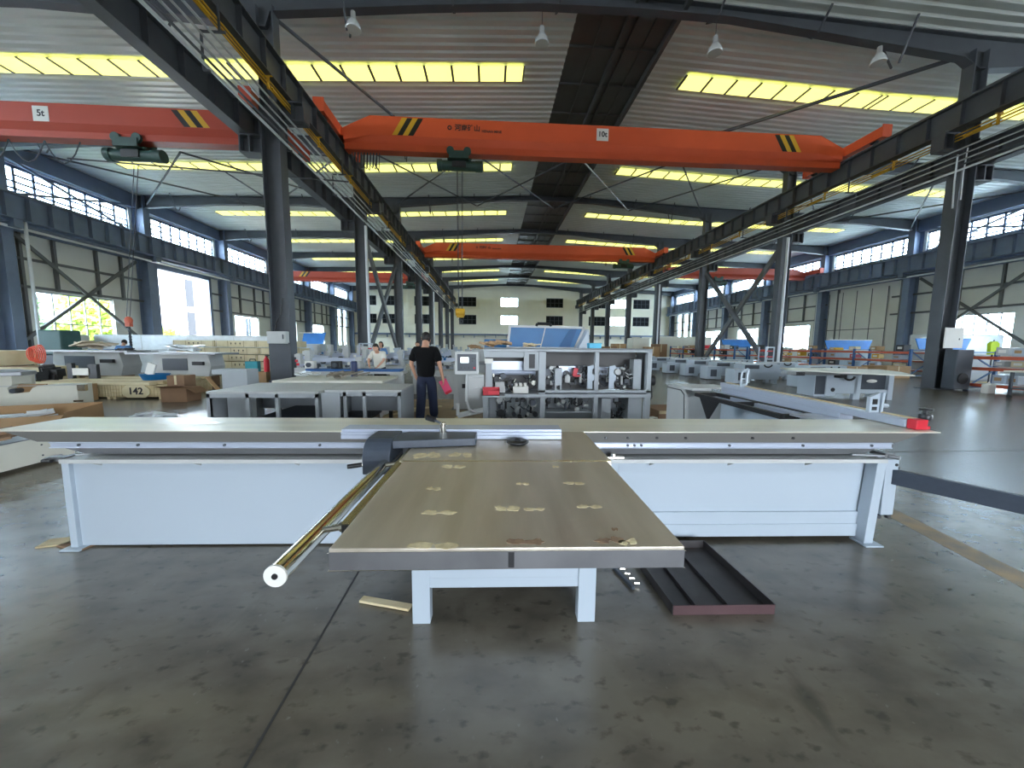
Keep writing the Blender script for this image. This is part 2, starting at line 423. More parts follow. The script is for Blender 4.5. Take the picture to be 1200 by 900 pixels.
# sliding door (right wall, bay 29-37)
d = MB(); d.box(XR-.1, XR-.02, 30.9, 36.6, .05, 7.0)
dd = struct(d.build('door_1', M['wall']), 'tall pale sliding door on the right wall')
s_ = MB()
for yy in (30.9, 32.3, 33.7, 35.1, 36.55): s_.box(XR-.13, XR-.1, yy, yy+.05, .05, 7.0)
s_.box(XR-.13, XR-.1, 30.9, 36.6, 3.3, 3.36); s_.build('door_rib', M['dgrey'], dd)
for yy in (30.5, 36.75):
    pass
# left doorway frame
b = MB()
for yy in (29.9, 35.3): b.box(XL, XL+.25, yy, yy+.3, 0, 7.3)
b.box(XL, XL+.25, 29.9, 35.6, 7.1, 7.35); struct(b.build('door_2', M['steel_hazed']), 'frame of the tall open doorway on the left wall')

# ------------------------------------------------------------ steel frames
def hcol(b, x, y, z0, z1, dx, dy, tf=.03, tw=.02):
    b.box(x-dx/2, x-dx/2+tf, y-dy/2, y+dy/2, z0, z1); b.box(x+dx/2-tf, x+dx/2, y-dy/2, y+dy/2, z0, z1)
    b.box(x-dx/2+tf, x+dx/2-tf, y-tw/2, y+tw/2, z0, z1)
def column(side, X, y, k):
    sgn = 1 if side == 'left' else -1               # sgn points to the middle aisle
    e = thing('steel_column', 'dark steel column in the row %s of the middle aisle, %s from the camera' % (side, ORD[k]), 'column', (X, y, 0))
    b = MB(); hcol(b, 0, 0, 0.03, 8.95, .58, .42); b.box(-.42, .42, -.34, .34, 0, .03); b.build('shaft', M['dark'], e)
    b = MB(); hcol(b, 0, 0, 8.95, roofz(X)-.5, .52, .38); b.build('upper_shaft', M['dark'], e)
    # corbel to the middle aisle (high) and to the side aisle (low)
    b = MB(); x0 = sgn*.3; x1 = sgn*1.05; xa, xb = sorted((x0, x1))
    b.box(xa, xb, -.2, .2, 9.05, 9.1); b.box(xa, xb, -.2, .2, 8.52, 8.56); b.box(xa, xb, -.015, .015, 8.56, 9.05); b.box(sgn*.7-.02, sgn*.7+.02, -.2, .2, 8.56, 9.05)
    b.box(x1-.02, x1+.02, -.2, .2, 8.56, 9.05)
    b.build('corbel', M['dark'], e)
    b = MB(); x0 = -sgn*.3; x1 = -sgn*.95; xa, xb = sorted((x0, x1))
    b.box(xa, xb, -.2, .2, 8.04, 8.09); b.box(xa, xb, -.2, .2, 7.52, 7.56); b.box(xa, xb, -.015, .015, 7.56, 8.04); b.box(-sgn*.65-.02, -sgn*.65+.02, -.2, .2, 7.56, 8.04)
    b.box(x1-.02, x1+.02, -.2, .2, 7.56, 8.04)
    b.build('corbel', M['dark'], e)
    return e
for k, y in enumerate(BAYS):
    column('left', XC1, y, k); column('right', XC2, y, k)
# wall columns
for side, X, s in (('left', XL, 1), ('right', XR, -1)):
    for k, y in enumerate(BAYS[1:]):
        e = thing('wall_column', 'grey steel column against the %s wall, %s from the camera' % (side, ORD[k]), 'column', (X+s*.42, y, 0))
        b = MB(); hcol(b, 0, 0, 0.0, 11.9, .8, .5); b.build('shaft', M['steel_hazed'], e)
        b = MB(); xa, xb = sorted((s*.4, s*1.0)); b.box(xa, xb, -.2, .2, 7.3, 7.7); b.build('corbel', M['steel_hazed'], e)
# rafters
for k, y in enumerate(BAYS):
    e = thing('roof_rafter', 'dark steel roof rafter spanning the hall, %s from the camera' % ORD[k], 'roof beam', (RX, y, 0))
    bots = [(XL, 11.0), (-20, 11.45), (-14, 11.6), (-9.5, 11.45), (XC1, 11.25), (-6.8, 11.7), (-2, 12.15), (1.5, 12.4), (RX, 12.45), (8, 12.38), (11.6, 12.05), (16.4, 11.6), (XC2, 11.25), (19.4, 11.45), (24, 11.6), (30, 11.45), (XR, 11.0)]
    w = MB(); fl = MB()
    for (xa, za), (xb, zb) in zip(bots[:-1], bots[1:]):
        w.prism([(xa-RX, za), (xb-RX, zb), (xb-RX, roofz(xb)-.08), (xa-RX, roofz(xa)-.08)], -.012, .012)
        fl.bar((xa-RX, 0, za), (xb-RX, 0, zb), .3, .03)
        fl.bar((xa-RX, 0, roofz(xa)-.08), (xb-RX, 0, roofz(xb)-.08), .3, .03)
    w.build('web', M['dark'], e); fl.build('flange', M['dark'], e)
    for x in ((-22.5, -18, -13.5, -10, -4.5, -1.2, 2.2, 7.5, 11, 14, 20, 24, 28.5) if k < 5 else ()):
        q = MB(); zz = 11.6 if abs(x-RX) > 14 else 12.25
        zb = min(bb[1] for bb in bots if abs(bb[0]-x) < 4)
        q.bar((x-RX, .12, zb+.02), (x-RX, .6, roofz(x)-.06), .05, .05); q.bar((x-RX, -.12, zb+.02), (x-RX, -.6, roofz(x)-.06), .05, .05)
        q.build('fly_brace', M['dark'], e)
# roof bracing
def brace(name, label, p, q, w=.11, m='dark', cat='brace', group=None):
    b = MB(); p = Vector(p); q = Vector(q); b.cyl((0, 0, 0), q-p, w/2, 8); o = b.build(name, M[m]); o.location = p
    return tag(o, label, cat, group)
brace('roof_tie', 'dark diagonal roof tie right of the skylights above the near orange crane', (16.4, 13.2, 11.75), (9.2, 20.8, 12.1), .15)
brace('roof_tie', 'dark diagonal roof tie left, running back from the nearest left column', (-6.9, 13.2, 11.8), (-3.3, 20.8, 12.0), .12)
xb = [(-6.8, -1.0), (-1.0, 4.8), (4.8, 10.6), (10.6, 16.4)]
for i, (a, c) in enumerate(xb):
    nm = ['leftmost', 'second', 'third', 'rightmost'][i]
    brace('roof_tie', 'thin crossing roof tie behind the near crane, %s pair, leaning right' % nm, (a, 21.1, 11.9), (c, 28.9, 11.9), .09, 'conduit' if i == 2 else 'dark')
    brace('roof_tie', 'thin crossing roof tie behind the near crane, %s pair, leaning left' % nm, (c, 21.1, 11.9), (a, 28.9, 11.9), .09)
for s, (a, c) in enumerate(((-24.5, -16), (-16, -8.2), (18, 26), (26, 34))):
    nm = ['outer left', 'inner left', 'inner right', 'outer right'][s]
    brace('roof_tie', 'roof tie crossing the %s aisle bay, leaning right' % nm, (a, 21.1, 11.3), (c, 28.9, 11.3), .1)
    brace('roof_tie', 'roof tie crossing the %s aisle bay, leaning left' % nm, (c, 21.1, 11.3), (a, 28.9, 11.3), .1)
# column row X braces in bay 21-29
for side, X in (('left', XC1), ('right', XC2)):
    for dr in (0, 1):
        b = MB(); ya, yb_ = (21.4, 28.6) if dr == 0 else (28.6, 21.4)
        b.bar((0, 0, 0), (0, yb_-ya, 6.9), .3, .16, up=(1, 0, 0)); o = b.build('cross_brace', M['dark'] if dr == 0 else M['girt']); o.location = (X+.08*(dr*2-1), ya, .4)
        tag(o, '%s steel diagonal crossing between columns of the %s row' % ('dark' if dr == 0 else 'lighter grey', side), 'brace')
for side, X in (('left', XL+.35), ('right', XR-.35)):
    for dr in (0, 1):
        b = MB(); ya, yb_ = (21.6, 28.4) if dr == 0 else (28.4, 21.6)
        b.bar((0, 0, 0), (0, yb_-ya, -5.6), .17, .1, up=(1, 0, 0)); o = b.build('wall_brace', M['girt']); o.location = (X, ya, 7.2)
        tag(o, 'grey diagonal brace across the %s wall window, falling %s' % (side, 'away from the camera' if dr == 0 else 'towards the camera'), 'brace')
    for dr in (0, 1):
        b = MB(); ya, yb_ = (21.6, 28.4) if dr == 0 else (28.4, 21.6)
        b.bar((0, 0, 0), (0, yb_-ya, -1.9), .12, .08, up=(1, 0, 0)); o = b.build('wall_brace', M['steel_hazed']); o.location = (X, ya, 11.1)
        tag(o, 'diagonal brace across the high %s strip windows, falling %s' % (side, 'away from the camera' if dr == 0 else 'towards the camera'), 'brace')
# runway beams
def runway(X, z0, z1, label, m, y0=Y0, rail=True, red=None, stiff=True, fw=.36, inner=1):
    e = thing('runway_beam', label, 'crane runway', (X, 0, 0))
    b = MB(); b.box(-fw/2, fw/2, y0, Y1-.6, z0, z0+.03); b.box(-fw/2, fw/2, y0, Y1-.6, z1-.03, z1); b.box(-.012, .012, y0, Y1-.6, z0+.03, z1-.03)
    b.build('girder', m, e)
    if stiff:
        b = MB(); y = y0+.5
        while y < 69:
            b.box(-fw/2+.02, fw/2-.02, y, y+.02, z0+.03, z1-.03); y += 1.0
        b.build('stiffener', m, e)['kind'] = 'stuff'
    if rail:
        b = MB(); b.box(-.035, .035, y0, Y1-.6, z1, z1+.12); b.build('crane_rail', red or m, e)
    return e
runway(-6.4, 9.1, 9.95, 'dark crane runway beam along the left edge of the middle aisle', M['dark'], red=M['redp'])
runway(16.2, 9.1, 9.95, 'dark crane runway beam along the right edge of the middle aisle', M['dark'])
runway(-7.85, 8.1, 8.95, 'dark crane runway beam facing the left aisle beside the columns', M['dark'])
runway(17.75, 8.1, 8.95, 'dark crane runway beam facing the right aisle beside the columns', M['dark'])
runway(XL+1.25, 7.7, 8.95, 'haze-tinted grey crane runway beam along the left wall', M['steel_hazed'], fw=.5)
runway(XR-1.25, 7.7, 8.95, 'haze-tinted grey crane runway beam along the right wall', M['steel_hazed'], fw=.5)
for side, X, s in (('left', XL, 1), ('right', XR, -1)):
    b = MB(); xa, xb = sorted((X, X+s*1.2)); b.box(xa, xb, Y0, Y1, 7.55, 7.62); b.box(*sorted((X+s*.02, X+s*.2)), Y0, Y1, 7.35, 9.25)
    struct(b.build('trim_%d' % (11 if side == 'left' else 12), M['steel_hazed']))
    b = MB(); b.cyl((0, Y0, 0), (0, Y1-.5, 0), .07, 8); o = b.build('water_pipe', M['pipe']); o.location = (X+s*1.05, 0, 7.35)
    tag(o, 'long white pipe under the %s wall runway beam' % side, 'pipe')
# pipes and conductor bars between the two column-side beams
for side, X, s in (('left', XC1, 1), ('right', XC2, -1)):
    for j, (dx, z, r, mm, nm) in enumerate(((.50, 7.79, .04, 'pipe', 'whitish pipe lowest of the bundle'), (.50, 7.95, .03, 'dark', 'thin dark pipe of the bundle, above the whitish one'), (.58, 8.08, .03, 'conduit', 'grey pipe in the middle of the bundle'),
                                       (.64, 8.25, .025, 'conduit', 'thinner grey pipe, second from the top of the bundle'), (.72, 8.42, .03, 'conduit', 'grey pipe topmost of the bundle'))):
        b = MB(); b.cyl((0, Y0, 0), (0, Y1-1, 0), r, 8); o = b.build('service_pipe', M[mm]); o.location = (X+s*dx, 0, z)
        tag(o, '%s along the %s column row' % (nm, side), 'pipe')
    e = thing('conductor_rail', 'yellow conductor rail with hangers under the %s runway beam of the middle aisle' % side, 'conductor rail', (X+s*.62, 0, 8.8))
    b = MB()
    for dz in (0, .1, .2): b.bar((0, 4, dz), (0, 68, dz), .035, .03)
    b.build('bar', M['yellow'], e)
    for q in range(21):
        h = MB(); yy = 5.5+3.1*q; h.box(-.03, .03, yy, yy+.06, -.05, .32); h.box(-.12, .12, yy, yy+.05, .28, .34); h.box(-.04, .04, yy+.2, yy+.9, .03, .09); h.build('hanger', M['yellow'], e)
    e = thing('pipe_hanger_row', 'dark pipe hanger frames holding pipes on the %s column row' % side, 'hanger', (X, 0, 0))
    for q in range(18):
        h = MB(); yy = 6+3.5*q; h.bar((s*.42, yy, 7.7), (s*.42, yy, 8.55), .04); h.bar((s*.42, yy, 8.52), (s*.95, yy, 8.52), .04); h.bar((s*.82, yy, 8.52), (s*.82, yy, 9.1), .04); h.bar((s*.42, yy, 7.7), (s*.56, yy, 7.7), .04); h.build('hanger', M['dark'], e)
# downpipes
for (X, Y, lbl) in ((XC1+.42, 20.5, 'white downpipe on the second left column'), (XC1+.36, 44.45, 'white downpipe on the fifth left column'), (XC2-.2, 20.5, 'white downpipe on the second right column'), (XC2-.1, 36.5, 'white downpipe on the fourth right column'),
                    (XL+1.2, 21.45, 'white slanting pipe at the left wall beside the first wall column'), (XR-.4, 37.7, 'thin white pipe beside the right wall column')):
    b = MB(); b.cyl((0, 0, 0), (0, 0, 7.7), .075, 10); o = b.build('downpipe', M['pipe'], smooth=True); o.location = (X, Y, 0); tag(o, lbl, 'pipe')
b = MB(); b.tube([(0, 0, 0), (0, 0, -.9), (.05, 0, -1.8)], .025); b.tube([(.35, 0, .25), (.3, 0, -.6), (.33, 0, -1.5)], .02); o = b.build('loose_cable', M['pipe']); o.location = (XC2-.62, 12.7, 8.3)
tag(o, 'white cables dangling on the nearest right column', 'cable')

# ------------------------------------------------------------------ cranes
def crane(name, label, xa, xb, Y, z0, z1, m, hoist_x, hook_z, stripes=True, logo=None, plate=None, hoistlab='', hook=True, endlift=.35):
    e = thing(name, label, 'overhead crane', ((xa+xb)/2, Y, 0)); cx = (xa+xb)/2; H = z1-z0; L = 1.1
    zk = z0+.42*H; zl = z0+.2*H
    g = MB()
    def sec(x, h):                                    # section ring
        t = z0+h; k = min(zk, z0+.42*h+.0); l = zl if h > .5*H else z0+.12*h
        return [(x, -.3, t), (x, .3, t), (x, .3, k), (x, .14, l), (x, .22, l), (x, .22, z0), (x, -.22, z0), (x, -.22, l), (x, -.14, l), (x, -.3, k)]
    rings = [sec(xa-cx, H*.62), sec(xa+L-cx, H), sec(xb-L-cx, H), sec(xb-cx, H*.62)]
    vs = [p for r in rings for p in r]; n = 10; fs = [tuple(range(n)), tuple(range(4*n-1, 3*n-1, -1))]
    for r in range(3):
        for i in range(n): fs.append((r*n+i, (r+1)*n+i, (r+1)*n+(i+1) % n, r*n+(i+1) % n))
    g._faces(vs, fs); g.build('girder', m, e)
    for sx, x in ((-1, xa-cx), (1, xb-cx)):
        c = MB(); x += sx*.27; c.box(x-.16, x+.16, -1.9, 1.9, z0+.5, z0+.9); c.box(x-.2, x+.2, -1.94, -1.9, z0+.46, z0+.95); c.box(x-.2, x+.2, 1.9, 1.94, z0+.46, z0+.95); c.box(min(x, x-sx*.3), max(x, x-sx*.3), -.3, .3, z0+.5, z0+.8)
        ec = c.build('end_carriage', m, e)
        for yy in (-1.45, 1.45):
            w = MB(); w.cyl((x-.06, yy, z0+.57), (x+.06, yy, z0+.57), .165, 16); w.build('wheel', M['black'], ec)
    if stripes:
        for sx in (-1, 1):
            x = sx*((xb-xa)/2-L-1.0)
            for i, mm in enumerate((M['yellow'], M['black'], M['yellow'], M['black'])):
                s = MB(); xo = x+sx*(-.1-.23*i if False else 0)+(.22*i if sx < 0 else -.22*i)
                lean = .42*(1 if sx < 0 else -1)
                s.prism([(xo-.1, zk+.03), (xo+.12, zk+.03), (xo+.12+lean, z1-.05), (xo-.1+lean, z1-.05)], -.306, -.3); s.build('hazard_stripe', mm, e)
    if logo:
        text(logo[0], .27, M['ink'], e, (logo[2]-cx, -.304, (zk+z1)/2+.03), (pi/2, 0, 0))
        text(logo[1], .14, M['ink'], e, (logo[3]-cx, -.304, (zk+z1)/2-.06), (pi/2, 0, 0))
        r = MB(); r.lathe([(.05, -.003), (.095, -.003), (.095, .003), (.05, .003), (.05, -.003)], n=18, M4=Matrix.Translation((logo[2]-.75-cx, -.304, (zk+z1)/2+.03)) @ Matrix.Rotation(pi/2, 4, 'X')); r.build('emblem', M['ink'], e)
    if plate:
        p = MB(); p.box(plate[1]-cx-.26, plate[1]-cx+.26, -.312, -.3, z1-.62, z1-.12); pl = p.build('rating_plate', M['label'], e)
        text(plate[0], .3, M['ink'], pl, (plate[1]-cx, -.316, z1-.36), (pi/2, 0, 0))
    # hoist: a trolley of its own
    h = thing('electric_hoist', hoistlab, 'hoist', (hoist_x, Y, z0))
    q = MB(); q.cyl((-.75, 0, -.42), (.75, 0, -.42), .2, 16); q.cyl((-.95, 0, -.42), (-.75, 0, -.42), .24, 16); q.cyl((.7, 0, -.42), (1.0, 0, -.42), .22, 16); q.build('drum_housing', M['green'], h, smooth=True)
    q = MB(); q.box(-.5, .5, -.18, .18, -.26, -.18); q.box(-.42, .42, -.38, -.34, -.22, .04); q.box(-.42, .42, .34, .38, -.22, .04); q.box(-.42, .42, -.38, .38, -.26, -.22); q.build('trolley_frame', M['green'], h)
    for x in (-.36, .36):
        for yy in (-.29, .29):
            q = MB(); q.cyl((x, yy-.05, .06), (x, yy+.05, .06), .16, 16); q.build('wheel', M['green'], h, smooth=True)
    q = MB(); q.box(-.3, .3, -.24, -.19, -.56, -.3); q.build('control_box', M['rubber'], h)
    if hook:
        q = MB()
        for x in (-.12, -.08, .1, .14): q.cyl((x, 0, -.5), (x*.7, 0, hook_z-z0+.55), .012, 6)
        q.build('wire_rope', M['dark'], h)
        q = MB(); q.box(-.16, .16, -.09, .09, hook_z-z0+.15, hook_z-z0+.55); q.cyl((-.2, 0, hook_z-z0+.38), (.2, 0, hook_z-z0+.38), .16, 14)
        hb = q.build('hook_block', M['yellow'], h)
        q = MB(); pts = [(0, 0, .15), (0, 0, .02)]+[(.1*sin(a), 0, -.08-.1*cos(a)+.1) for a in [i*pi/6-.3 for i in range(0, 9)]]
        pts = [(p[0], p[1], p[2]+hook_z-z0-.05) for p in pts]; q.tube(pts, .028); q.build('hook', M['dark'], hb)
    return e
crane('overhead_crane', 'long orange overhead crane nearest the camera across the middle aisle', -6.13, 15.93, 17, 9.68, 11.0, M['orange'], -1.35, 2.6,
      logo=('河南矿山', 'HENAN MINE', -.98, .05), plate=('10t', 4.85), hoistlab='green electric hoist under the nearest orange crane, hook hanging low')
crane('overhead_crane', 'second orange overhead crane, further back across the middle aisle', -6.13, 15.93, 36, 9.68, 11.0, M['orange'], 12.9, 7,
      logo=('河南矿山', 'HENAN MINE', -.5, .6), plate=None, hoistlab='dark green electric hoist under the second orange crane', hook=False)
crane('overhead_crane', 'rust-red overhead crane across the left aisle near the camera', XL+1.52, -8.12, 15.05, 8.72, 9.82, M['orange2'], -13.0, 2.2, plate=('5t', -15.75),
      hoistlab='green electric hoist under the left aisle crane with cables looping beside it', hook=False)
crane('overhead_crane', 'far red overhead crane across the left aisle', XL+1.52, -8.12, 45, 8.72, 9.82, M['orange2'], -9.4, 3, hoistlab='dark hoist under the far left aisle crane', hook=False)
crane('overhead_crane', 'red overhead crane across the right aisle behind the columns', 18.02, XR-1.52, 38.5, 8.72, 9.82, M['orange2'], 24, 3, hoistlab='hoist under the right aisle crane', hook=False)
# hanging orange load block of left aisle crane
e = thing('chain_hook', 'orange hook block on a dark chain hanging over the left machines', 'crane hook', (-14.3, 15.6, 0))
b = MB(); b.cyl((.06, 0, 2.5), (.9, 0, 8.2), .014, 6); b.cyl((-.06, 0, 2.5), (.75, 0, 8.2), .014, 6); b.build('wire_rope', M['dark'], e)
b = MB(); b.ball((0, 0, 2.35), (.15, .1, .17)); b.box(-.09, .09, -.07, .07, 2.12, 2.35); b.build('hook_block', M['rackor'], e)
b = MB()
for i in range(9): b.ball((0, 0, 2.05-.11*i), (.05, .05, .07), 8, 6)
b.build('chain', M['dgrey'], e)
# festoon cables
b = MB()
for i in range(7):
    x0 = -22.0+1.2*i; pts = [(x0+1.2*t/6, 0, -.75*(1-(t/3-1)**2)) for t in range(7)]; b.tube(pts, .02, 6)
o = b.build('festoon_cable', M['dark']); o.location = (-1.2, 15.0, 8.68); tag(o, 'dark cable looping under the left aisle crane', 'cable')
b = MB(); b.cyl((-4.2, 0, .0), (6.3, 0, -.5), .03, 6); b.cyl((1.5, 0, -.25), (4, 0, -1.8), .03, 6); b.build('x', M['dark']).name = 'hoist_wire'; o = bpy.data.objects['hoist_wire']; o.location = (-12, 15.9, 8.5)
tag(o, 'dark wires slung behind the left aisle hoist', 'cable')
b = MB()
for i in range(9):
    x0 = -5.9+.13*i; pts = [(x0, 0, 0), (x0-.03, 0, -.5-.05*(i % 3)), (x0+.06, 0, -.62-.05*(i % 3)), (x0+.11, 0, 0)]; b.tube(pts, .018, 6)
o = b.build('festoon_cable', M['dark']); o.location = (0, 17.0, 9.66); tag(o, 'bunched cable loops at the left end of the nearest orange crane', 'cable')
e = None
# ceiling lamps
LAMPS = [((414, 26), 'leftmost of the four near hanging lamps'), ((635, 43), 'second from left of the four near hanging lamps'), ((838, 54), 'third from left of the four near hanging lamps'), ((1030, 66), 'rightmost of the four near hanging lamps'), ((631, 294), 'hanging lamp just in front of the second orange crane')]
lamp0 = None
for i, ((px, py), lab) in enumerate(LAMPS):
    x, y = G(px, py, 11.55)
    lb = 'bell-shaped glass high bay lamp, '+lab
    if lamp0 is None:
        lamp0 = thing('high_bay_lamp', lb, 'ceiling lamp', (x, y, 11.55), 0, 'high bay lamps')
        b = MB(); b.cyl((0, 0, .28), (0, 0, .95), .012, 6); b.build('hanging_rod', M['dgrey'], lamp0)
        b = MB(); b.lathe([(0.0, .3), (.07, .3), (.08, .12), (.1, .08), (0, .08)], n=16); b.build('ballast', M['lgrey'], lamp0, smooth=True)
        b = MB(); b.lathe([(.07, .1), (.13, .04), (.2, -.08), (.235, -.2), (.22, -.23), (.0, -.24)], n=24); b.build('lamp_shade', M['lamp'], lamp0, smooth=True)
    else: dup(lamp0, (x, y, 11.55), 0, lb)

# ------------------------------------------------------------------ outside
b = MB(); b.box(-120, XL-14, -60, 120, -.35, -.02); b.box(XR+14, 120, -60, 120, -.35, -.02); b.box(XL-14, XR+14, Y1+2, 120, -.35, -.02); b.box(XL-14, XR+14, -60, Y0-14, -.35, -.02); struct(b.build('ground', M['asphalt']))
e = thing('neighbour_building', 'white building with dark vertical windows seen through the left doorway', 'building', (-48, 50, 0))
b = MB(); b.box(-5, 0, -32, 40, 0, 14); b.build('wall', M['facade'], e)
for i in range(7):
    b = MB(); yy = -16+7.0*i; b.box(0, .06, yy, yy+1.6, 1.6, 6.4); b.box(0, .06, yy, yy+1.6, 7.2, 11.5); b.build('window', M['darkwin'], e)
e = thing('garden_shrub', 'yellow-green shrub outside the left doorway', 'shrub', (-32, 38.6, 0))
def bush(parent, m, n, R, hz, z0, seed, leafs=.16):
    rd = random.Random(seed); b = MB()
    for i in range(n):
        a = rd.uniform(0, 2*pi); r = R*sqrt(rd.random()); z = z0+hz*rd.random(); c = Vector((r*cos(a)*(1-.5*abs((z-z0)/hz-.4)), r*sin(a)*(1-.5*abs((z-z0)/hz-.4)), z))
        d = Vector((rd.uniform(-1, 1), rd.uniform(-1, 1), rd.uniform(-.6, 1))).normalized(); t = d.orthogonal().normalized()*leafs*.35; d = d*leafs
        b._faces([c, c+d*.5+t, c+d, c+d*.5-t], [(0, 1, 2, 3)])
    b.build('foliage', m, parent)['kind'] = 'stuff'
    s = MB(); s.cyl((0, 0, 0), (0, 0, z0+hz*.6), .06, 8); s.build('stem', M['card2'], parent)
bush(e, M['leaf'], 900, 1.1, 2.2, .6, 3, .4)
e = thing('garden_tree', 'pale green tree outside the low left window', 'tree', (-37, 29.5, 0)); bush(e, M['leafd'], 2200, 3.0, 4.2, .8, 4, .5)
e = thing('garden_tree', 'yellow-green tree beyond the right side of the low left window', 'tree', (-36.5, 36.4, 0)); bush(e, M['leaf'], 2200, 2.6, 4.6, .8, 5, .5)
e = thing('garden_tree', 'green tree beyond the left side of the open doorway', 'tree', (-40, 43.5, 0)); bush(e, M['leafd'], 1600, 1.8, 4.5, 1, 6, .5)

# ================================================================== THE BIG PANEL SAW
PS = thing('panel_saw', 'huge white panel saw in the foreground with a long aluminium sliding beam', 'panel saw', (0, 2.6, 0), radians(-1.8))
W_, AL = M['white'], M['alu']
def frust(x0t, x1t, x0b, x1b, y0, y1, z0, z1, b, y0b=None):
    y0b = y0 if y0b is None else y0b
    vs = [(x0b, y0b, z0), (x1b, y0b, z0), (x1b, y1, z0), (x0b, y1, z0), (x0t, y0, z1), (x1t, y0, z1), (x1t, y1, z1), (x0t, y1, z1)]
    b._faces(vs, [(3, 2, 1, 0), (4, 5, 6, 7), (0, 1, 5, 4), (1, 2, 6, 5), (2, 3, 7, 6), (3, 0, 4, 7)]); return b
# sliding carriage: broad plate with a recessed flank
b = MB(); b.box(-3.36, 3.28, -.07, .40, .892, .9)
top = b.build('carriage_plate', M['plate'], PS, bevel=.002)
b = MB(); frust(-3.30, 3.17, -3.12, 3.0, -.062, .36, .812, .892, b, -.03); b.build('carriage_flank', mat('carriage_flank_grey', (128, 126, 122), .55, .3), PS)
# sliding beam
b = MB(); b.box(-3.05, 2.98, -.02, .34, .762, .81); b.box(-3.05, 2.98, -.03, -.018, .765, .772); b.box(-3.05, 2.98, -.03, -.018, .8, .808)
beam = b.build('sliding_beam', M['alup'], PS, bevel=.004)
b = MB(); frust(-3.06, 2.96, -2.9, 2.84, .03, .34, .7, .762, b, .06); b.build('beam_rail', M['alud'], beam)
for i, x in enumerate((-2.85, -2.45, -1.86, -1.2, 1.0, 1.05, 1.1, 1.75, 2.3, 2.82)):
    b = MB(); b.cyl((x, -.018, .788), (x, -.03, .788), .009, 10); b.build('bolt', M['dgrey'], beam)
for i, x in enumerate((.83, .99, 1.2, 1.41, 1.9, 2.2)):
    b = MB(); b.cyl((x, -.04, .85), (x, -.056, .85), .009, 10); b.build('bolt', M['black'], top)
# base cabinets
def base(xa, xb, side):
    b = MB()
    xs = xa+(.07 if side == 'left' else 0)
    b.box(xs, xb, -.02, .46, .664, .682)                               # shelf plate
    b.box(xs-.005, xb+.005, -.03, -.018, .655, .684)                   # lip
    sh = b.build('base_shelf', M['lgrey'], PS, bevel=.002)
    b = MB()
    if side == 'left':
        b.box(xa+.03, xb, .05, .08, .012, .655); b.box(xa+.02, xa+.07, .02, .07, 0.012, .655); b.box(xa+.02, xa+.04, .05, .46, .012, .655); b.box(xa+.04, xb, .44, .46, .03, .655)
        b.box(xa-.02, xa+.12, -.02, .1, .0, .012)
    else:
        b.box(xa+.12, xb-.04, .1, .12, .14, .655); b.box(xa+.1, xb-.05, .08, .1, .13, .23); b.box(xa+.05, xb-.06, .07, .11, .035, .135)
        b.box(xa, xa+.11, .07, .14, .03, .655); b.box(xa, xa+.03, .07, .46, .03, .655); b.box(xa, xb, .44, .46, .03, .655)
        b.box(xb-.03, xb, .14, .46, .02, .655)
    c = b.build('base_cabinet', W_, PS, bevel=.003)
    return c
CBL = base(-3.06, -.42, 'left'); CBR = base(.86, 2.95, 'right')
b = MB(); b.prism([(2.80, -.0), (2.92, 0), (2.98, .0), (2.98, .655), (2.86, .655)], .0, .12)
for v in b.bm.verts: pass
b = MB(); vs = [(2.87, .0, 0.012), (2.94, .0, .012), (2.94, .09, .012), (2.87, .09, .012), (2.91, .0, .655), (2.98, .0, .655), (2.98, .09, .655), (2.91, .09, .655)]
b._faces(vs, [(3, 2, 1, 0), (4, 5, 6, 7), (0, 1, 5, 4), (1, 2, 6, 5), (2, 3, 7, 6), (3, 0, 4, 7)]); b.box(2.85, 2.99, -.04, .1, 0, .012); b.build('base_leg', W_, PS, bevel=.003)
for x in (-2.8, -2.1, -1.4, -.9, 1.2, 1.8, 2.4):
    b = MB(); b.prism([(-.02, .655), (.06, .655), (.06, .61)], x, x+.012, 'x'); b.build('gusset', M['lgrey'], CBL if x < 0 else CBR)
# end fittings
b = MB(); b.box(-3.12, -2.99, .0, .06, .66, .69); b.cyl((-3.1, -.02, .675), (-3.1, .08, .675), .016, 10); b.bar((-3.05, .05, .68), (-2.7, .3, .7), .03, .01); b.build('end_clamp', M['alud'], PS)
b = MB(); b.cyl((-3.1, -.03, .675), (-3.04, -.03, .675), .013, 8); b.build('clamp_screw', M['black'], PS)
b = MB(); b.box(.84, .98, -.02, .03, .682, .7); b.cyl((.9, -.01, .7), (.9, -.01, .725), .02, 10); b.build('stop_fitting', M['chrome'], PS)
b = MB(); b.box(2.98, 3.13, .1, .32, .2, .672); b.box(3.02, 3.12, .04, .1, .22, .66); bx = b.build('switch_box', M['white'], PS, bevel=.004)
b = MB(); b.box(3.125, 3.14, .05, .12, .45, .6); b.cyl((3.1, .035, .62), (3.1, .045, .62), .012, 8); b.cyl((3.02, .06, .19), (3.02, .06, .215), .02, 8); b.cyl((3.1, .06, .19), (3.1, .06, .215), .02, 8); b.build('socket', M['black'], bx)
b = MB(); b.bar((3.08, .08, .525), (3.90, -1.25, .515), .05, .115); b.build('outrigger_arm', M['charcoal'], PS, bevel=.004)
b = MB(); b.box(2.96, 3.02, .0, .12, .685, .72); b.bar((2.75, .06, .70), (2.98, .02, .70), .04, .012); b.cyl((2.99, 0, .70), (3.02, -.05, .70), .016, 8); b.build('end_clamp', M['alud'], PS)
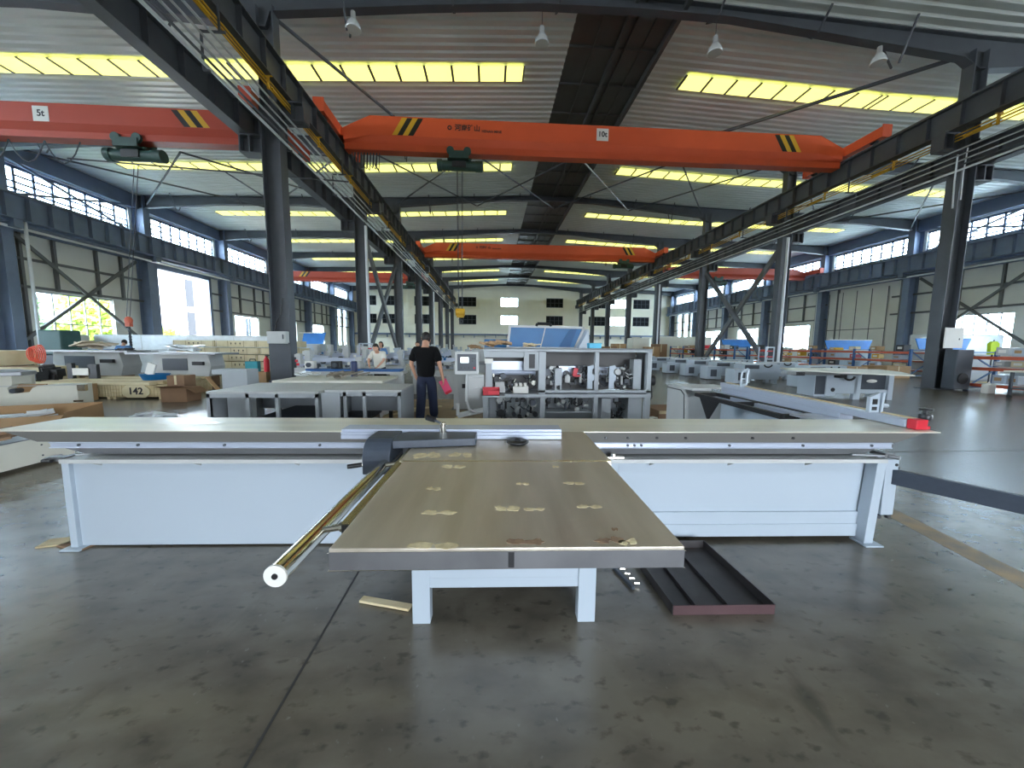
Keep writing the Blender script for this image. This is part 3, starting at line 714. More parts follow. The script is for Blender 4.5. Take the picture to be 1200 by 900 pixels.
# cast iron table and its extension
b = MB(); b.box(-.425, .64, -1.56, -.735, .884, .9); b.box(-.425, .64, -1.56, -1.545, .832, .888); b.box(-.425, -.412, -1.56, -.735, .832, .888); b.box(.627, .64, -1.56, -.735, .832, .888)
for x in (-.2, .1, .4): b.box(x, x+.012, -1.55, -.74, .84, .886)
TB = b.build('worktable', M['iron'], PS, bevel=.004, seg=3)
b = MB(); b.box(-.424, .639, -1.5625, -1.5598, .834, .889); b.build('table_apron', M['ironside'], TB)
b = MB(); b.box(.105, .123, -1.5645, -1.562, .84, .887); b.box(.108, .12, -1.565, -1.5635, .84, .846); b.build('slot', M['black'], TB)
b = MB(); b.box(-.445, .665, -.73, -.07, .882, .9); b.box(-.445, .665, -.73, -.717, .82, .888); b.box(.652, .665, -.73, -.07, .82, .888); b.box(-.445, -.432, -.73, -.07, .82, .888)
TE = b.build('table_extension', M['iron'], PS, bevel=.004, seg=3)
b = MB(); b.box(-.44, .66, -.735, -.727, .8985, .9008); b.build('table_seam_highlight', M['brass'], TB)  # bright strip paints the highlight along the seam
rd = random.Random(11)
def patch(px, py, w, h, m):
    h *= 2.2
    x, y = G(px, py, .9)
    # to saw coordinates
    dx, dy = x, y-2.6; r = radians(1.8); lx = dx*cos(r)-dy*sin(r); ly = dx*sin(r)+dy*cos(r)
    for k in range(2):
        b = MB(); pts = []
        n = 14; ox = lx+(k*.55-.25)*w; oy = ly+rd.uniform(-.1, .1)*h
        for i in range(n):
            a = 2*pi*i/n; q = rd.uniform(.55, 1.05); pts.append((ox+w*.33*q*cos(a), oy+h*.45*q*sin(a)))
        b.prism(pts, .9, .9009, 'z'); b.build('residue_patch', m, TB if ly < -.735 else TE)
for px, py, w, h, m in ((505, 639, .13, .025, 'residue'), (615, 635, .10, .022, 'rust'), (714, 633, .09, .022, 'rust'), (735, 635, .06, .02, 'residue'), (513, 600, .11, .022, 'residue'),
                        (594, 596, .08, .025, 'residue'), (626, 597, .07, .014, 'residue'), (690, 594, .08, .018, 'residue'), (508, 573, .06, .022, 'residue'), (612, 567, .05, .016, 'residue'),
                        (672, 566, .08, .018, 'residue'), (531, 547, .10, .03, 'residue'), (651, 547, .03, .016, 'residue'), (720, 620, .02, .012, 'rust'),
                        (540, 533, .12, .05, 'residue'), (500, 533, .14, .06, 'residue')):
    patch(px, py, w, h, M[m])
# leg frame
b = MB(); b.box(-.385, .595, -.74, -.72, .2, .82); b.box(-.385, .595, -.15, -.13, .2, .82); b.box(-.385, -.365, -.74, -.13, .2, .82); b.box(.575, .595, -.74, -.13, .2, .82); b.box(-.3, .5, -.748, -.738, .26, .82)
LF = b.build('leg_frame', W_, PS, bevel=.003)
for x in (-.39, .505):
    for y in (-.75, -.2):
        b = MB(); b.box(x, x+.095, y, y+.07, 0, .82); b.build('leg', W_, PS, bevel=.003)
b = MB(); b.box(-.62, -.4, -.35, -.3, .46, .62); b.box(-.60, -.45, -.36, -.34, .4, .66); b.build('vent_opening', M['rubber'], PS)
b = MB(); b.box(-.64, .9, .115, .13, .03, .655); b.build('base_panel', W_, PS)
# guide tube and flat rail
b = MB(); b.cyl((-.575, -1.57, .825), (-.575, -.32, .825), .031, 28); GT = b.build('guide_tube', M['chrome'], PS, smooth=True)
b = MB(); b.cyl((-.575, -1.575, .825), (-.575, -1.568, .825), .0335, 28); b.build('end_cap', M['label'], GT, smooth=False)
b = MB(); b.cyl((-.575, -1.578, .825), (-.575, -1.574, .825), .009, 12); b.build('cap_screw', M['black'], GT)
b = MB(); b.box(-.464, -.436, -1.38, -.3, .868, .893); b.box(-.462, -.438, -1.384, -1.378, .87, .891); FR = b.build('flat_rail', M['brass'], PS, bevel=.001)
b = MB(); b.box(-.462, -.438, -1.388, -1.382, .855, .885); b.build('rail_stop', M['black'], FR)
for y in (-1.33, -.62):
    b = MB(); b.cyl((-.55, y, .84), (-.43, y, .86), .012, 10); b.cyl((-.49, y, .85), (-.45, y, .857), .018, 10); b.build('rail_bracket', M['chrome'], GT)

# rip fence: charcoal head on the guide tube with a white aluminium fence
r = radians(-1.8)
RF = thing('rip_fence', 'charcoal rip fence with white aluminium profile lying across the table', 'fence', (0, 2.6, 0), r)
b = MB(); b.prism([(-.54, -.53), (-.07, -.46), (-.07, -.30), (-.50, -.29), (-.56, -.35)], .903, .95, 'z')
HD = b.build('fence_head', M['charcoal'], RF, bevel=.006, seg=3)
b = MB(); pts = [(-.29, .955), (-.46, .955)]+[(-.46-.11*sin(a), .845+.11*cos(a)) for a in [i*pi/12 for i in range(1, 7)]]+[(-.57, .765), (-.29, .765)]
b.prism(pts, -.70, -.545, 'x'); HB = b.build('head_cover', M['charcoal'], RF, bevel=.006, seg=3)
b = MB(); b.bar((-.62, -.5, .80), (-.72, -.53, .812), .02, .012); b.build('lever', M['chrome'], HB)
b = MB(); b.cyl((-.715, -.53, .811), (-.79, -.55, .806), .013, 12); b.build('lever_grip', M['black'], HB, smooth=True)
b = MB(); b.cyl((-.285, -.31, .95), (-.285, -.31, 1.0), .021, 16); b.cyl((-.285, -.31, 1.0), (-.285, -.31, 1.012), .016, 16); b.build('clamp_post', M['chrome'], HD, smooth=True)
b = MB(); b.cyl((-.285, -.31, 1.002), (-.35, -.28, 1.022), .008, 8); b.build('clamp_lever', M['dgrey'], HD)
b = MB(); b.cyl((-.34, -.284, 1.02), (-.395, -.262, 1.035), .015, 12, .02); b.build('lever_grip', M['black'], HD, smooth=True)
b = MB(); poly = [(-.30, .902), (-.30, .925), (-.292, .927), (-.292, .931), (-.30, .933), (-.30, .944), (-.285, .946), (-.285, .950), (-.29, .952), (-.29, .963), (-.155, .963), (-.155, .902)]
b.prism(poly, -.93, .47, 'x'); FP = b.build('fence_profile', M['alup'], RF, bevel=.001)
b = MB(); b.box(-.931, -.929, -.25, -.22, .92, .935); b.build('end_hole', M['black'], FP); RF.location.z = .002
x, y = G(606, 519, .9)
e = thing('saw_flange_disc', 'black round disc lying on the table by the white fence', 'disc', (x, y-.03, .9015))
b = MB(); b.lathe([(.0, 0), (.05, 0), (.068, .012), (.068, .02), (.05, .026), (.02, .022), (.02, .03), (.012, .03), (.012, .016), (0, .016)], n=28); b.build('flange', M['rubber'], e, smooth=True)
b = MB(); b.lathe([(0, .0165), (.01, .0165), (.01, .02), (0, .02)], n=12); b.build('hub', M['dgrey'], e)

# things on the floor around it
e = thing('steel_tray', 'low dark steel tray frame lying on the floor under the table corner', 'tray', (0, 0, 0))
A = Vector((1.03, 1.86, 0)); B_ = Vector((1.61, 1.84, 0)); C_ = Vector((1.60, 2.52, 0)); D_ = Vector((1.02, 2.54, 0))
b = MB(); b.prism([(A.x, A.y), (B_.x, B_.y), (C_.x, C_.y), (D_.x, D_.y)], .002, .006, 'z')
for p, q in ((B_, C_), (D_, A), (C_, D_)): b.bar((p.x, p.y, .032), (q.x, q.y, .032), .006, .06)
b.build('pan', M['traysteel'], e)
b = MB(); b.bar((A.x, A.y, .03), (B_.x, B_.y, .03), .006, .056); b.build('front_lip', M['traylip'], e)
for x in (1.18, 1.37):
    b = MB(); b.box(x, x+.025, 1.87, 2.51, .006, .03); b.build('rib', M['traysteel'], e)
b = MB(); b.bar((.0, 0, 0), (.30, -.085, 0), .045, .015); o = b.build('wooden_batten', M['wood'], bevel=.001); o.location = (-.75, 2.06, .012); tag(o, 'pale wooden batten on the floor left of the table legs', 'wood strip')
e = thing('steel_hinge_strip', 'small steel strip with bolts on the floor under the table', 'hinge', (.86, 2.18, .0))
b = MB(); b.bar((-.02, .12, .012), (.03, -.1, .012), .02, .02); b.build('strip', M['dgrey'], e)
for i in range(4):
    b = MB(); b.cyl((-.0+.012*i+.015, .09-.05*i, .02), (-.0+.012*i+.045, .085-.05*i, .02), .009, 8); b.build('bolt', M['chrome'], e)
for i, (dx, rz, lb) in enumerate(((0, .25, 'thin wooden board under the left foot of the panel saw, outer one'), (.16, -.3, 'thin dark board under the left foot of the panel saw, inner one'))):
    b = MB(); b.cb((0, 0, 0), (.24, .12, .01)); o = b.build('floor_board', M['wood' if i == 0 else 'card2']); o.location = (-3.2+dx, 2.82-.05*i, .006); o.rotation_euler = (0, 0, rz); tag(o, lb, 'board')

# ================================================================== PEOPLE
def skinned(name, joints, bones, m, parent=None, root=0, sub=2):
    """joints: [(x,y,z,rx[,ry])]"""
    me = bpy.data.meshes.new(name); me.from_pydata([j[:3] for j in joints], bones, []); me.update()
    o = bpy.data.objects.new(name, me); COL.objects.link(o)
    md = o.modifiers.new('skin', 'SKIN'); md.use_smooth_shade = True
    sv = me.skin_vertices[0].data if me.skin_vertices else None
    if sv is None:
        bpy.context.view_layer.objects.active = o; sv = o.data.skin_vertices[0].data
    for i, j in enumerate(joints):
        sv[i].radius = (j[3], j[4] if len(j) > 4 else j[3]); sv[i].use_root = (i == root)
    s = o.modifiers.new('sub', 'SUBSURF'); s.levels = sub; s.render_levels = sub
    me.materials.append(m)
    bpy.context.view_layer.update()
    dg = bpy.context.evaluated_depsgraph_get(); m2 = bpy.data.meshes.new_from_object(o.evaluated_get(dg))
    m2.name = name; bpy.data.objects.remove(o)
    if not m2.materials: m2.materials.append(m)
    for p in m2.polygons: p.use_smooth = True
    o = bpy.data.objects.new(name, m2); COL.objects.link(o)
    if parent: o.parent = parent
    return o
def person(label, loc, rz, pose, tops, legs, skin, hairlong=False, H=1.72, group=None):
    """local frame: faces +y. pose: dict of joint positions"""
    P = dict(pelvis=(0, 0, .93), waist=(0, 0, 1.08), chest=(0, .0, 1.30), neck=(0, -.01, 1.46), head=(0, .01, 1.56),
             shL=(-.185, 0, 1.41), elL=(-.25, -.03, 1.13), wrL=(-.25, .06, .89), shR=(.185, 0, 1.41), elR=(.25, -.03, 1.13), wrR=(.25, .06, .89),
             hipL=(-.09, 0, .90), knL=(-.10, .02, .48), anL=(-.11, -.02, .09), hipR=(.09, 0, .90), knR=(.10, .02, .48), anR=(.11, -.02, .09))
    P.update(pose); s = H/1.74
    for k in P: P[k] = tuple(v*s for v in P[k])
    e = thing('person', label, 'person', loc, rz, group)
    J = []; Bn = []
    def j(p, r, r2=None): J.append((*p, r*s, (r2 or r)*s)); return len(J)-1
    def bn(a, b_): Bn.append((a, b_))
    pe = j(P['pelvis'], .12, .09); wa = j(P['waist'], .11, .085); ch = j(P['chest'], .145, .1); nk = j(P['neck'], .055)
    bn(pe, wa); bn(wa, ch); bn(ch, nk)
    h = Vector(P['head']); up = (h-Vector(P['neck'])).normalized(); hd = P.get('look', (0, 1, 0)); hd = Vector(hd).normalized()
    h1 = j(tuple(h), .062, .07); h2 = j(tuple(h+up*.075*s), .082, .095); h3 = j(tuple(h+up*.145*s), .068, .08); bn(nk, h1); bn(h1, h2); bn(h2, h3)
    ns = j(tuple(h+up*.04*s+hd*.095*s), .013); bn(h1, ns)
    sd = up.cross(hd).normalized()
    for q in (-1, 1):
        er = j(tuple(h+up*.06*s+sd*(q*.085*s)), .014, .022); bn(h2, er)
    for S in 'LR':
        a = j(P['sh'+S], .062); c = j(P['el'+S], .043); d = j(P['wr'+S], .027); bn(ch, a); bn(a, c); bn(c, d)
        w = Vector(P['wr'+S]); dr = (w-Vector(P['el'+S])).normalized(); pm = j(tuple(w+dr*.05*s), .036, .018); bn(d, pm)
        fw_ = Vector((0, 1, 0)); fw_ = (fw_-dr*fw_.dot(dr)).normalized(); inn = Vector((1 if S == 'L' else -1, 0, 0)); inn = (inn-dr*inn.dot(dr)).normalized()
        for i, (o_, ln) in enumerate(((.030, .062), (.011, .074), (-.010, .068), (-.029, .052))):
            f1 = j(tuple(w+dr*.088*s+fw_*(o_*s)), .0085); f2 = j(tuple(w+dr*(.088+ln*.55)*s+fw_*(o_*s)+inn*(.012*s)), .008); f3 = j(tuple(w+dr*(.088+ln*.85)*s+fw_*(o_*s)+inn*(.034*s)), .007)
            bn(pm, f1); bn(f1, f2); bn(f2, f3)
        t1 = j(tuple(w+dr*.04*s+fw_*(.04*s)+inn*.01*s), .011); t2 = j(tuple(w+dr*.075*s+fw_*(.055*s)+inn*.03*s), .009); bn(pm, t1); bn(t1, t2)
    for S in 'LR':
        a = j(P['hip'+S], .07); c = j(P['kn'+S], .055); d = j(P['an'+S], .037); bn(pe, a); bn(a, c); bn(c, d)
        ft = Vector(P['an'+S]); f = j(tuple(ft+Vector((0, .09*s, -.045*s))), .036, .03); g = j(tuple(ft+Vector((0, .16*s, -.058*s))), .03, .02); bn(d, f); bn(f, g)
    skinned('body', J, Bn, skin, e)
    # shirt
    J = []; Bn = []
    lo = Vector(P['pelvis'])-Vector((0, 0, .1*s))
    a0 = j(tuple(lo), .2, .16); a1 = j(P['waist'], .178, .14); a2 = j(P['chest'], .185, .135); a3 = j(tuple(Vector(P['neck'])-Vector((0, 0, .02*s))), .085, .075); bn(a0, a1); bn(a1, a2); bn(a2, a3)
    for S in 'LR':
        sh = Vector(P['sh'+S])-Vector((0, 0, .02*s)); el = Vector(P['el'+S]); q = j(tuple(sh), .088); t = j(tuple(sh+(el-sh)*.9), .078); bn(a2, q); bn(q, t)
    skinned('shirt', J, Bn, tops, e)
    J = []; Bn = []
    a0 = j(tuple(Vector(P['pelvis'])+Vector((0, 0, .15*s))), .165, .13); a1 = j(tuple(Vector(P['pelvis'])-Vector((0, 0, .03*s))), .175, .14); bn(a0, a1)
    for S in 'LR':
        q = j(P['hip'+S], .115); k = j(P['kn'+S], .092); t = j(tuple(Vector(P['an'+S])-Vector((0, 0, .02))), .088); bn(a1, q); bn(q, k); bn(k, t)
    skinned('trousers', J, Bn, legs, e)
    for S in 'LR':
        an = Vector(P['an'+S]); b = MB(); b.ball((an.x, an.y+.05*s, an.z-.04*s), (.048*s, .14*s, .052*s), 14, 8); b.build('shoe', M['rubber'], e, smooth=True)
    b = MB(); c = h+up*.085*s-hd*.022*s
    b.ball((c.x, c.y, c.z), (.09*s, .1*s, .105*s), 18, 12)
    if hairlong:
        b.ball((c.x, c.y-.05*s, c.z-.07*s), (.095*s, .08*s, .12*s), 14, 8)
    for v in list(b.bm.verts):
        d = v.co-c
        if d.dot(hd) > .03*s and d.dot(up) < .06*s: v.co -= hd*(d.dot(hd)-.03*s)
        if not hairlong and d.dot(up) < -.075*s: v.co += up*((-.075*s-d.dot(up)))
    b.build('hair', M['hair'], e, smooth=True)
    b = MB()
    for q in (-1, 1):
        cc = h+up*.07*s+hd*.088*s+sd*(q*.032*s); b.ball(tuple(cc), .011*s, 8, 6)
    b.build('eyes', M['label'], e)
    b = MB(); cc = h+hd*.075*s; b.bar(tuple(cc-sd*.024*s+up*.005*s), tuple(cc+sd*.024*s+up*.005*s), .008*s); b.build('mouth', M['rust'], e)
    return e
PX, PY = -1.2, 6.95
person('person in black t-shirt and navy jeans walking away, holding a pink card folder', (PX, PY, 0), radians(-4),
       dict(elL=(-.27, -.02, 1.15), wrL=(-.22, .08, .92), elR=(.27, -.05, 1.14), wrR=(.31, .02, .88), anL=(-.10, -.12, .1), knL=(-.09, .0, .5), knR=(.10, .10, .50), anR=(.12, .12, .13), head=(0, .03, 1.545), look=(-.1, 1, -.3)),
       M['tee'], M['jean'], M['skin'], H=1.75)
e = thing('card_folder', 'bright pink card folder held by the person in black', 'folder', (PX+.36, PY+.04, .72), radians(-10))
b = MB(); b.cb((0, 0, 0), (.15, .012, .27), (0, radians(-28), 0)); b.build('sheet', M['pink'], e)
b = MB(); b.cb((.055, 0.0, -.11), (.12, .02, .05), (0, radians(-28), 0)); b.build('red_tag', M['red'], e)
person('person in white t-shirt bending over a machine, dark hair, left of the person in black', (-3.15, 10.75, 0), radians(175),
       dict(waist=(0, .03, 1.07), chest=(0, .12, 1.26), neck=(0, .2, 1.38), head=(0, .27, 1.46), shL=(-.17, .14, 1.36), shR=(.17, .14, 1.36), elL=(-.23, .3, 1.14), wrL=(-.15, .46, 1.0), elR=(.23, .3, 1.14), wrR=(.15, .46, 1.0), look=(0, .7, -.7)),
       M['tee2'], M['tee'], M['skin2'], True, 1.62)
x, y = G(180, 402, 1.45)
person('person in blue shirt seen from behind among the left machines', (-14.4, 15.4, 0), radians(20), dict(chest=(0, .04, 1.29), head=(0, .06, 1.54)), M['tee3'], M['jean'], M['skin'], False, 1.64)
person('person with dark hair half hidden behind machines beyond the white t-shirt', (-4.4, 15.2, 0), radians(170), dict(), M['tee3'], M['tee'], M['skin'], True, 1.62)
person('person in dark clothes beyond machines, by the head of the person in black', (-2.75, 14.2, 0), radians(190), dict(), M['jean'], M['tee'], M['skin'], False, 1.62)

# ================================================================== SECOND PANEL SAW (behind, right)
e = thing('panel_saw', 'white panel saw standing lengthways behind the right end, with open black outrigger frame', 'panel saw', (0, 0, 0))
P1 = Vector((3.215, 2.56, 0)); P2 = Vector((3.58, 5.4, 0)); dv = (P2-P1).normalized(); nv = Vector((dv.y, -dv.x, 0))
def sp(t, o, z): v = P1+dv*t+nv*o; return (v.x, v.y, z)
b = MB(); b.bar(sp(0, 0, .935), sp(2.85, 0, .935), .11, .06); b.bar(sp(.6, -.0, .86), sp(2.8, -.0, .86), .12, .09); b.bar(sp(0.6, -.14, .81), sp(2.8, -.14, .81), .18, .05); b.build('sliding_beam', M['alup'], e, bevel=.003)
b = MB(); b.bar(sp(0, .04, .97), sp(2.85, .04, .97), .025, .01); b.build('side_rail', M['wood'], e)
b = MB(); b.box(2.98, 3.27, 5.2, 5.9, .86, .9); b.box(3.05, 3.9, 5.62, 6.15, .84, .86); b.build('table_top', M['lgrey'], e, bevel=.004)
b = MB(); b.prism([(5.25, 0.02), (5.9, .02), (5.9, .86), (5.42, .86), (5.32, .8)], 2.95, 2.985, 'x'); b.box(2.985, 3.6, 5.4, 5.9, .02, .8); b.build('cabinet', M['lgrey'], e, bevel=.004)
b = MB(); b.tube([(2.945, 5.3, .1), (2.945, 5.36, .78), (2.945, 5.46, .84), (2.945, 5.88, .84)], .008, 6); b.build('panel_trim', M['rubber'], e)
b = MB(); b.box(2.95, 3.5, 3.6, 5.2, .3, .32); b.bar(sp(.9, 0, .41), sp(2.8, 0, .41), .1, .8); b.build('lower_cover', M['white'], e)
b = MB()
for p, q in (((2.98, 5.1, .82), (2.90, 3.42, .82)), ((3.3, 5.1, .82), (3.26, 3.5, .82)), ((2.98, 5.1, .82), (3.3, 5.1, .82)), ((2.94, 4.2, .82), (3.28, 4.25, .82)), ((2.90, 3.42, .82), (3.26, 3.5, .82))):
    b.bar(p, q, .05, .05)
b.prism([(4.55, .8), (5.0, .8), (4.78, .5)], 2.97, 2.99, 'x')
b.build('outrigger_frame', M['black'], e, bevel=.003)
b = MB(); b.box(2.95, 3.22, 3.08, 3.4, .84, .86); b.build('end_plate', M['alu'], e)
b = MB(); x, y, z = sp(2.35, -.02, .966)
pts = [(x, y, z), (x, y, z+.13), (x+.01, y, z+.2), (x+.08, y, z+.24), (x+.1, y, z+.23), (x+.08, y, z+.02), (x, y, z)]
b.tube(pts, .013, 8); b.bar((x, y, z+.1), (x+.08, y, z+.1), .02); b.box(x+.01, x+.07, y-.02, y+.02, z+.0, z+.035); b.build('flip_stop', M['white'], e)
b = MB(); x, y, z = sp(.30, -.02, .966); b.box(x-.05, x+.035, y, y+.03, z, z+.13); b.prism([(x-.05, z+.13), (x+.035, z+.17), (x+.035, z+.13)], y, y+.03); b.bar((x+.05, y, z), (x+.06, y, z+.17), .02); b.cyl((x+.05, y+.03, z+.06), (x+.16, y+.05, z+.05), .018, 10); b.build('flip_stop', M['white'], e)
b = MB(); b.box(x-.03, x+.012, y-.004, y, z+.02, z+.05); b.box(x-.03, x+.012, y-.004, y, z+.07, z+.115); b.build('stop_window', M['black'], e)
b = MB(); x, y, z = sp(-.03, 0, .82); b.box(x-.05, x+.04, y-.04, y+.03, .903, .978); b.box(x+.03, x+.07, y-.035, y+.0, .903, .928); b.build('red_end_cap', M['red'], e, bevel=.006, seg=3)
x, y, z = sp(.07, .15, .9)
b = MB(); b.lathe([(0, 0), (.035, 0), (.04, .01), (.04, .035), (.035, .045), (.017, .045), (.017, .07), (.04, .076), (.042, .09), (.0, .095)], (x, y, .955), n=20); kn = b.build('clamping_knob', M['rubber'], e, smooth=True)
b = MB(); b.cyl((x, y, .93), (x, y, .96), .01, 8); b.bar((x, y, .935), sp(.06, .05, .935), .02); b.build('knob_arm', M['chrome'], kn)

# ================================================================== EDGE BANDER
EB = thing('edge_bander', 'grey edge banding machine with open frames full of mechanisms behind the sliding beam', 'edge banding machine', (0, 6.2, 0))
gp = M['grey']
b = MB()
b.box(-.1, 2.8, 0, .07, 1.40, 1.46); b.box(.83, .95, 0, .1, .68, 1.42); b.box(1.80, 1.87, 0, .08, .72, 1.42); b.box(2.72, 2.8, 0, .1, .68, 1.42); b.box(.83, 2.8, 0, .08, .70, .745)
b.box(-.1, 2.8, 0, .66, 1.44, 1.465); b.box(2.77, 2.8, .1, .62, .7, 1.44); b.box(-.1, .572, .004, .06, 1.3, 1.398); b.box(.575, .828, .002, .08, 1.08, 1.398)
b.build('upper_frame', gp, EB, bevel=.004)
b = MB()
b.box(-.13, 2.8, -.02, .66, .62, .68); 
for x0, x1 in ((-.12, -.03), (.86, .95), (1.8, 1.87), (2.7, 2.8)): b.box(x0, x1, -.01, .07, 0, .62)
b.box(-.12, 2.8, .6, .64, 0, .62); b.box(.0, .12, .3, .6, .05, .6); b.box(1.95, 2.12, .05, .6, .1, .6); b.box(2.45, 2.7, .1, .6, .1, .6)
b.box(-.13, .25, -.24, -.022, .65, .68); b.box(.95, 1.8, .1, .5, .33, .355); b.box(-.1, 2.8, .0, .6, .05, .07)
b.build('lower_frame', gp, EB, bevel=.004)
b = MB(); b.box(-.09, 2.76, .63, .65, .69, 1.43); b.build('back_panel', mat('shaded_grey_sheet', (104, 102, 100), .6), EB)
b = MB(); b.box(.0, .82, .38, .6, .98, 1.22); b.cyl((-.02, .4, 1.02), (.82, .4, 1.02), .05, 12); b.build('pressure_beam', M['alup'], EB)
b = MB(); b.box(1.25, 1.8, .4, .6, .95, 1.14); b.build('pressure_beam', M['alup'], EB)
b = MB(); b.box(2.0, 2.5, .4, .6, .98, 1.12); b.build('pressure_beam', M['alup'], EB)
rd = random.Random(5)
def mech(x0, x1, y0, y1, z0, z1, n, nm, mats, seed):
    rd = random.Random(seed)
    for mi, mm in enumerate(mats):
        for i in range(n):
            b = MB()
            x = rd.uniform(x0, x1); y = rd.uniform(y0, y1); z = rd.uniform(z0, z1); t = rd.random(); s = rd.uniform(.02, .06)
            if t < .3: b.cyl((x, y-s*.8, z), (x, y+s*.8, z), s, 12)
            elif t < .5: b.cyl((x, y, max(z0, z-s*1.6)), (x, y, z+s*1.2), s*.4, 8)
            elif t < .8: b.cb((x, y, z), (s*rd.uniform(.8, 2.2), s*1.2, s*rd.uniform(.7, 2.4)))
            else: b.tube([(x, y, z), (x+.06, y-.03, z-.05), (x+.13, y, z-.03), (x+.17, y, z+.04)], .009, 6)
            b.build(nm, mm, EB)
mech(.02, .8, .12, .35, .70, .98, 13, 'trimming_unit', [M['rubber'], M['dgrey'], M['chrome']], 1)
mech(1.0, 1.75, .12, .4, .77, 1.12, 16, 'milling_unit', [M['rubber'], M['dgrey'], M['lgrey']], 2)
mech(1.92, 2.5, .12, .4, .77, 1.12, 18, 'scraping_unit', [M['rubber'], M['dgrey'], M['lgrey']], 3)
mech(.08, .8, .08, .45, .1, .58, 22, 'motor_group', [M['rubber'], M['dgrey'], M['lgrey']], 4)
mech(1.0, 1.7, .12, .45, .38, .58, 10, 'valve_group', [M['rubber'], M['lgrey'], M['dgrey']], 6)
mech(2.15, 2.45, .1, .45, .1, .58, 12, 'drive_group', [M['rubber'], M['black']], 8)
for x, z, r in ((2.32, 1.03, .07), (2.45, 1.04, .06), (2.30, .85, .075), (2.43, .86, .075), (1.18, .86, .05)):
    b = MB(); b.lathe([(r*.45, -.03), (r, -.03), (r, .03), (r*.45, .03), (r*.45, -.03)], n=20, M4=Matrix.Translation((x, .2, z)) @ Matrix.Rotation(pi/2, 4, 'X')); b.build('drive_wheel', M['rubber'], EB, smooth=True)
for x in (1.68, 2.06):
    b = MB(); b.prism([(x, .77), (x+.09, .77), (x+.09, .9), (x+.12, .92), (x+.12, 1.0), (x+.08, 1.03), (x+.08, 1.1), (x+.12, 1.13), (x+.1, 1.18), (x, 1.16)], .02, .05); b.build('guide_bracket', M['white'], EB)
b = MB(); b.box(1.12, 1.24, .05, .2, .82, 1.12); b.box(1.12, 1.15, .05, .2, .74, .82); b.box(1.21, 1.24, .05, .2, .74, .82); b.build('head_post', gp, EB); b = MB(); b.box(2.52, 2.66, .1, .3, .76, 1.28); b.build('head_post', gp, EB)
b = MB(); b.cb((1.5, .2, 1.05), (.07, .1, .14), (0, .2, 0)); b.cb((1.53, .2, .98), (.12, .1, .03)); b.build('red_guard', M['red'], EB)
b = MB(); b.box(.4, .66, .02, .18, .69, .80); 
for i in range(3): b.cyl((.45+.08*i, .1, .8), (.45+.08*i, .1, .86), .03, 10)
b.build('glue_pot', M['label'], EB, bevel=.004)
b = MB(); b.box(.09, .25, .02, .12, .80, .88); b.box(.08, .26, .03, .2, .70, .8); b.build('display_box', M['lgrey'], EB)
b = MB(); b.prism([(-.08, .68), (.05, .68), (.03, 1.2), (-.07, 1.2)], -.02, .08); b.build('infeed_post', gp, EB)
b = MB(); b.box(-.09, .05, -.04, .02, 1.2, 1.28); b.build('infeed_display', M['label'], EB)
b = MB(); b.box(.66, .76, -.012, -.001, 1.12, 1.36); b.build('switch_strip', M['black'], EB)
b = MB(); b.cyl((2.8, .2, .9), (2.93, .2, .9), .1, 16); b.tube([(2.9, .2, .8), (2.92, .2, .6), (2.85, .2, .5)], .012); b.build('side_motor', M['rubber'], EB, smooth=True)
# control panel on its arm
b = MB(); b.box(-.56, -.18, -.3, -.22, 1.03, 1.4); cp = b.build('control_panel', M['lgrey'], EB, bevel=.012, seg=3)
b = MB(); b.box(-.52, -.22, -.306, -.298, 1.09, 1.36); b.build('control_face', M['dgrey'], cp)
b = MB(); b.box(-.47, -.34, -.309, -.305, 1.22, 1.31); b.build('screen', M['screen'], cp)
b = MB()
for x, z in ((-.28, 1.29), (-.25, 1.29), (-.28, 1.25), (-.46, 1.14), (-.40, 1.14), (-.34, 1.14)): b.cyl((x, -.3, z), (x, -.312, z), .009, 8)
b.build('button', M['rubber'], cp)
b = MB(); b.cyl((-.25, -.3, 1.14), (-.25, -.325, 1.14), .016, 10); b.build('stop_button', M['red'], cp)
b = MB(); b.tube([(-.37, -.26, 1.03), (-.38, -.26, .6), (-.34, -.22, .45), (-.25, -.18, .4), (-.12, -.1, .4)], .024, 10); b.bar((-.52, -.26, .36), (-.12, -.1, .42), .05, .08); b.bar((-.52, -.26, .36), (-.52, -.26, .56), .05); b.build('panel_arm', M['lgrey'], EB, smooth=False)
b = MB(); b.box(-.4, -.1, .05, .5, .6, .95); b.cyl((-.22, .04, .72), (-.22, -.02, .72), .07, 14); b.box(-.4, -.1, .1, .5, .95, 1.0); b.build('infeed_unit', M['lgrey'], EB)
e = thing('parts_tray', 'bright red plastic tray at the front left corner of the grey edge bander', 'tray', (.02, 6.27, .68))
b = MB(); b.box(-.14, .14, -.1, .1, 0, .01); b.box(-.14, -.13, -.1, .1, 0, .1); b.box(.13, .14, -.1, .1, 0, .1); b.box(-.14, .14, -.1, -.09, 0, .08); b.box(-.14, .14, .09, .1, 0, .12); b.build('body', M['red'], e)
b = MB(); b.box(-.05, .13, -.104, -.098, .02, .075); b.build('front_label', mat('bright_red', (230, 50, 66), .4), e)
e.location = (.02, 6.07, .682)
